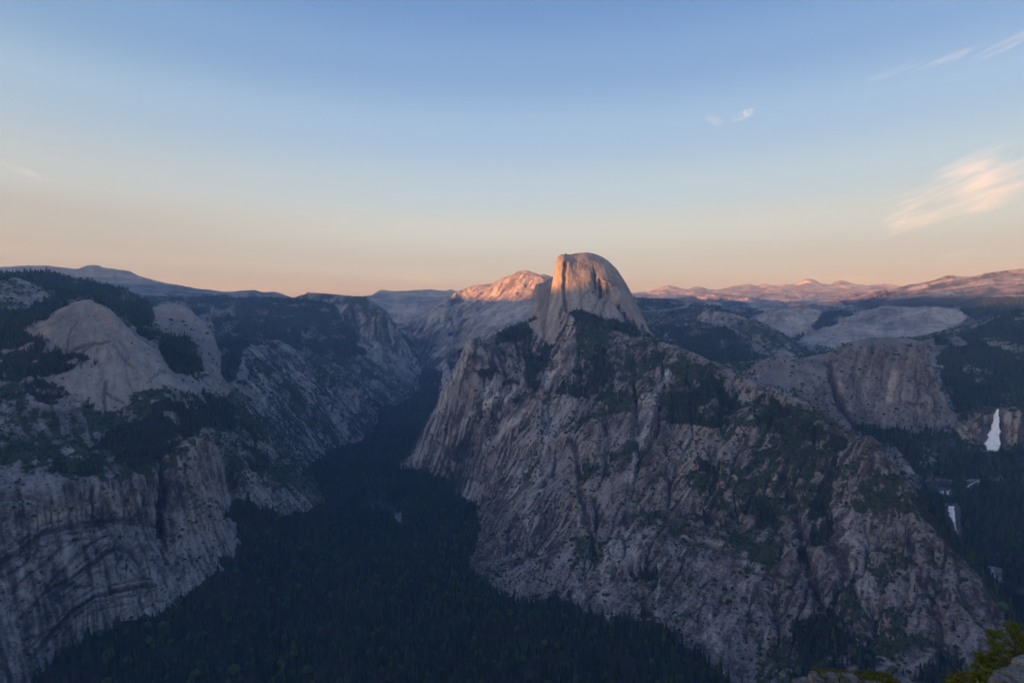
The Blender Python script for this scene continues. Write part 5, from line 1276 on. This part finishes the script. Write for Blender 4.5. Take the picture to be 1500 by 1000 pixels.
def shrub(px, py, r_, base_z, w_, seed, label, mat, n=150):
    random.seed(seed)
    top = at(px, py, r_); h = top[2] - base_z
    e = bpy.data.objects.new('shrub', None); COL.objects.link(e); e.location = (top[0], top[1], base_z)
    e['label'] = label; e['category'] = 'shrub'
    pts = []
    while len(pts) < n:
        x, y, z = random.uniform(-1, 1), random.uniform(-1, 1), random.uniform(0, 1)
        q = x * x + y * y + (z - .2) ** 2 * 1.5
        if .35 < q < 1: pts.append((x * w_, y * w_, z * h))
    V, Fq = [], []
    for k_ in range(14):
        x, y, z = pts[k_]; o = len(V); V += [(-.03, 0, -.2), (.03, 0, -.2), (x, y, z), (0, .03, -.2)]; Fq += [(o, o + 1, o + 2), (o + 1, o + 3, o + 2), (o + 3, o, o + 2)]
    link('stems', make_mesh('stems', np.array(V), np.array(Fq), {}, bark_m), parent=e)
    blades('foliage', pts, .34, 18, mat, e, .3, .34)
shrub(1427, 985, 38, -22.3, 1.6, 31, 'golden green shrub at the foot of the pines', SHRUB, 190)
shrub(1452, 982, 37, -21.7, 1.3, 33, 'dull green shrub under the pines beside the golden shrub', PINE, 150)
shrub(1411, 996, 39, -23.0, 1.1, 35, 'small golden shrub left of the golden green shrub', SHRUB, 110)
# grey rocks at the very corner
def stone(px, py, r_, sx, sy, sz, seed, label, rot):
    p_ = at(px, py, r_)
    e = lump('boulder', sx, sy, sz, seed, LEDGE, None, 9, .16, label, 'rock', (p_[0], p_[1], p_[2] - sz * .5), rot); e['group'] = 'grey rocks at the edge of the drop'
stone(1492, 992, 18, .8, .8, 3.0, 41, 'grey lichened boulder in the bottom right corner', .5)
stone(1512, 976, 19, .6, .8, 3.6, 43, 'taller grey boulder at the right edge beside the corner boulder', .2)
stone(1476, 1001, 17.5, .55, .6, 2.6, 45, 'low grey boulder left of the corner boulder', .9)
# the ledge with its blocks and the plants growing along its top
p_ = at(1264, 993, 14.0)
led = bpy.data.objects.new('rock_ledge', None); COL.objects.link(led); led.location = (p_[0], p_[1], p_[2] - 1.1); led.rotation_euler = (0, 0, -.12)
led['label'] = 'flat topped pale granite ledge at the bottom edge, cracked into blocks'; led['category'] = 'rock ledge'
random.seed(77)
xs = [-1.02, -.84, -.52, -.40, -.16, .20, .34, .70, .98]
for k_ in range(len(xs) - 1):
    w_ = xs[k_ + 1] - xs[k_]
    lump('block', w_ * 1.12, .34 + random.uniform(-.05, .08), 1.1 + random.uniform(-.06, .05) - .03 * max(0, k_ - 5), 60 + k_, LEDGE, led, 7, .10, loc=((xs[k_] + xs[k_ + 1]) / 2, random.uniform(-.03, .03), .55), rot=random.uniform(-.15, .15))
lump('bedrock', 2.4, .5, .8, 90, LEDGE, led, 7, .05, loc=(-.1, .12, .45))
def mat_plants(x0, x1, hgt_, n, label):
    o = bpy.data.objects.new('ledge_plants', None); COL.objects.link(o); o.location = led.location; o.rotation_euler = led.rotation_euler
    o['label'] = label; o['category'] = 'plants'; o['group'] = 'low plants on the ledge'
    sp_ = [(random.uniform(x0, x1), random.uniform(-.10, .20), 1.08 + random.uniform(0, hgt_)) for k_ in range(n)]
    blades('leaves', sp_, .075, 16, MOSS, o, .7, .25)
mat_plants(-.88, -.15, .025, 150, 'low yellow green plants along the left part of the ledge top')
mat_plants(-.15, .62, .06, 190, 'thicker green and gold plants on the middle of the ledge top')
# ------------------------------------------------------------------ clouds, thin enough to see the sky through
def cloud(name, ax, ay, bx_, by_, thick, r_, dens, label, seed, stretch=(2.2, 2.0, 5.0), cut=.46, depth=.5, soft=.25):
    """a wisp of cloud between two picture points: an ellipsoid of thin streaked vapour hung at its true height"""
    A, B = at(ax, ay, r_), at(bx_, by_, r_ * .97)
    c = (A + B) / 2; xd = B - A; ln = np.linalg.norm(xd); xd /= ln
    view = c / np.linalg.norm(c); zd = np.cross(xd, view); zd /= np.linalg.norm(zd); yd = np.cross(zd, xd)
    if zd[2] < 0: zd, yd = -zd, -yd
    import bmesh
    bm = bmesh.new(); bmesh.ops.create_icosphere(bm, subdivisions=3, radius=1.0)
    me = bpy.data.meshes.new(name); bm.to_mesh(me); bm.free()
    hz_ = thick * np.linalg.norm(c) / F * .5
    M = Matrix(((xd[0] * ln / 2, yd[0] * hz_ * depth * 4, zd[0] * hz_, c[0]), (xd[1] * ln / 2, yd[1] * hz_ * depth * 4, zd[1] * hz_, c[1]), (xd[2] * ln / 2, yd[2] * hz_ * depth * 4, zd[2] * hz_, c[2]), (0, 0, 0, 1)))
    b = NB(name + '_vapour'); b.n.remove(b.bsdf)
    g = b.n.new('ShaderNodeTexCoord')
    mp = b.n.new('ShaderNodeMapping'); mp.inputs['Scale'].default_value = stretch; mp.inputs['Location'].default_value = (seed * 3.1, seed * 1.7, seed * .9); b.l.new(g.outputs['Object'], mp.inputs['Vector'])
    n = b.noise(mp.outputs[0], 1.0, 6, .62, .6)
    vl = b.n.new('ShaderNodeVectorMath'); vl.operation = 'LENGTH'; b.l.new(g.outputs['Object'], vl.inputs[0])
    fall = b.range(vl.outputs['Value'], .35, 1.0, 1.0, 0.0)
    d = b.range(b.math('ADD', n, b.math('MULTIPLY', b.math('SUBTRACT', fall, 1.0), .30)), cut, cut + soft, 0.0, 1.0)
    d = b.math('MULTIPLY', b.math('MULTIPLY', d, fall), dens)
    pv = b.n.new('ShaderNodeVolumePrincipled'); pv.inputs['Color'].default_value = (.84, .96, 1.0, 1); pv.inputs['Absorption Color'].default_value = (1, 1, 1, 1); pv.inputs['Anisotropy'].default_value = .0; b.l.new(d, pv.inputs['Density'])
    b.l.new(pv.outputs[0], b.out.inputs['Volume'])
    me.materials.append(b.m)
    o = link(name, me, label, 'cloud'); o.matrix_world = M
    return o
cloud('cloud', 1190, 366, 1700, 166, 116, 26000, 2.5e-4, 'broad cream cloud at the right edge above the mountains', 1, (2.4, 2.0, 4.2), .42)
cloud('cirrus_streak', 1370, 116, 1600, 2, 22, 24000, 3.4e-4, 'thickest cirrus streak in the upper right corner', 2, (2.0, 1.5, 2.4), .40)
cloud('cirrus_streak', 1290, 124, 1500, 44, 18, 24000, 3.0e-4, 'middle cirrus streak left of the corner streak', 3, (2.2, 1.5, 2.4), .40)
cloud('cirrus_streak', 1226, 138, 1410, 66, 20, 24000, 1.5e-4, 'faintest cirrus streak, lowest and farthest left of the three', 4, (2.4, 1.5, 2.4), .40)
cloud('cloud', 1056, 180, 1122, 157, 22, 24000, 6e-4, 'small white puff alone in the sky right of the half dome', 5, (2.6, 1.5, 2.0), .44)
cloud('cloud', 1018, 160, 1072, 192, 26, 24000, 1.4e-4, 'faint smudge of cloud beside the small white puff', 6, (2.0, 1.5, 1.8), .42)
cloud('cloud', -60, 214, 125, 284, 18, 26000, 1.6e-4, 'thin wisp at the left edge of the sky', 7, (2.6, 1.5, 1.8), .42)
cloud('cloud', 548, 404, 690, 417, 20, 52000, 1.0e-4, 'low pinkish cloud just above the bare upland left of the half dome', 8, (3.0, 1.5, 1.6), .40)
cloud('cloud', 1140, 405, 1370, 411, 15, 56000, .9e-4, 'flat mauve cloud band low over the far pink peaks', 9, (2.6, 1.5, 1.6), .38)
cloud('cloud', 1350, 384, 1465, 360, 15, 52000, .9e-4, 'faint peach wisp low over the pink lit mountain on the right', 10, (2.6, 1.5, 1.6), .40)

for args in ((1441, 668, 1468, 650, 22, 3480, 9e-3, 'spray drifting at the foot of the tall waterfall', 21), (1396, 784, 1406, 774, 8, 2585, 1.0e-2, 'spray at the foot of the narrow waterfall', 22)):
    o_ = cloud('spray', *args, (1.4, 1.4, 1.4), .34)
    del o_['category']; o_['kind'] = 'stuff'
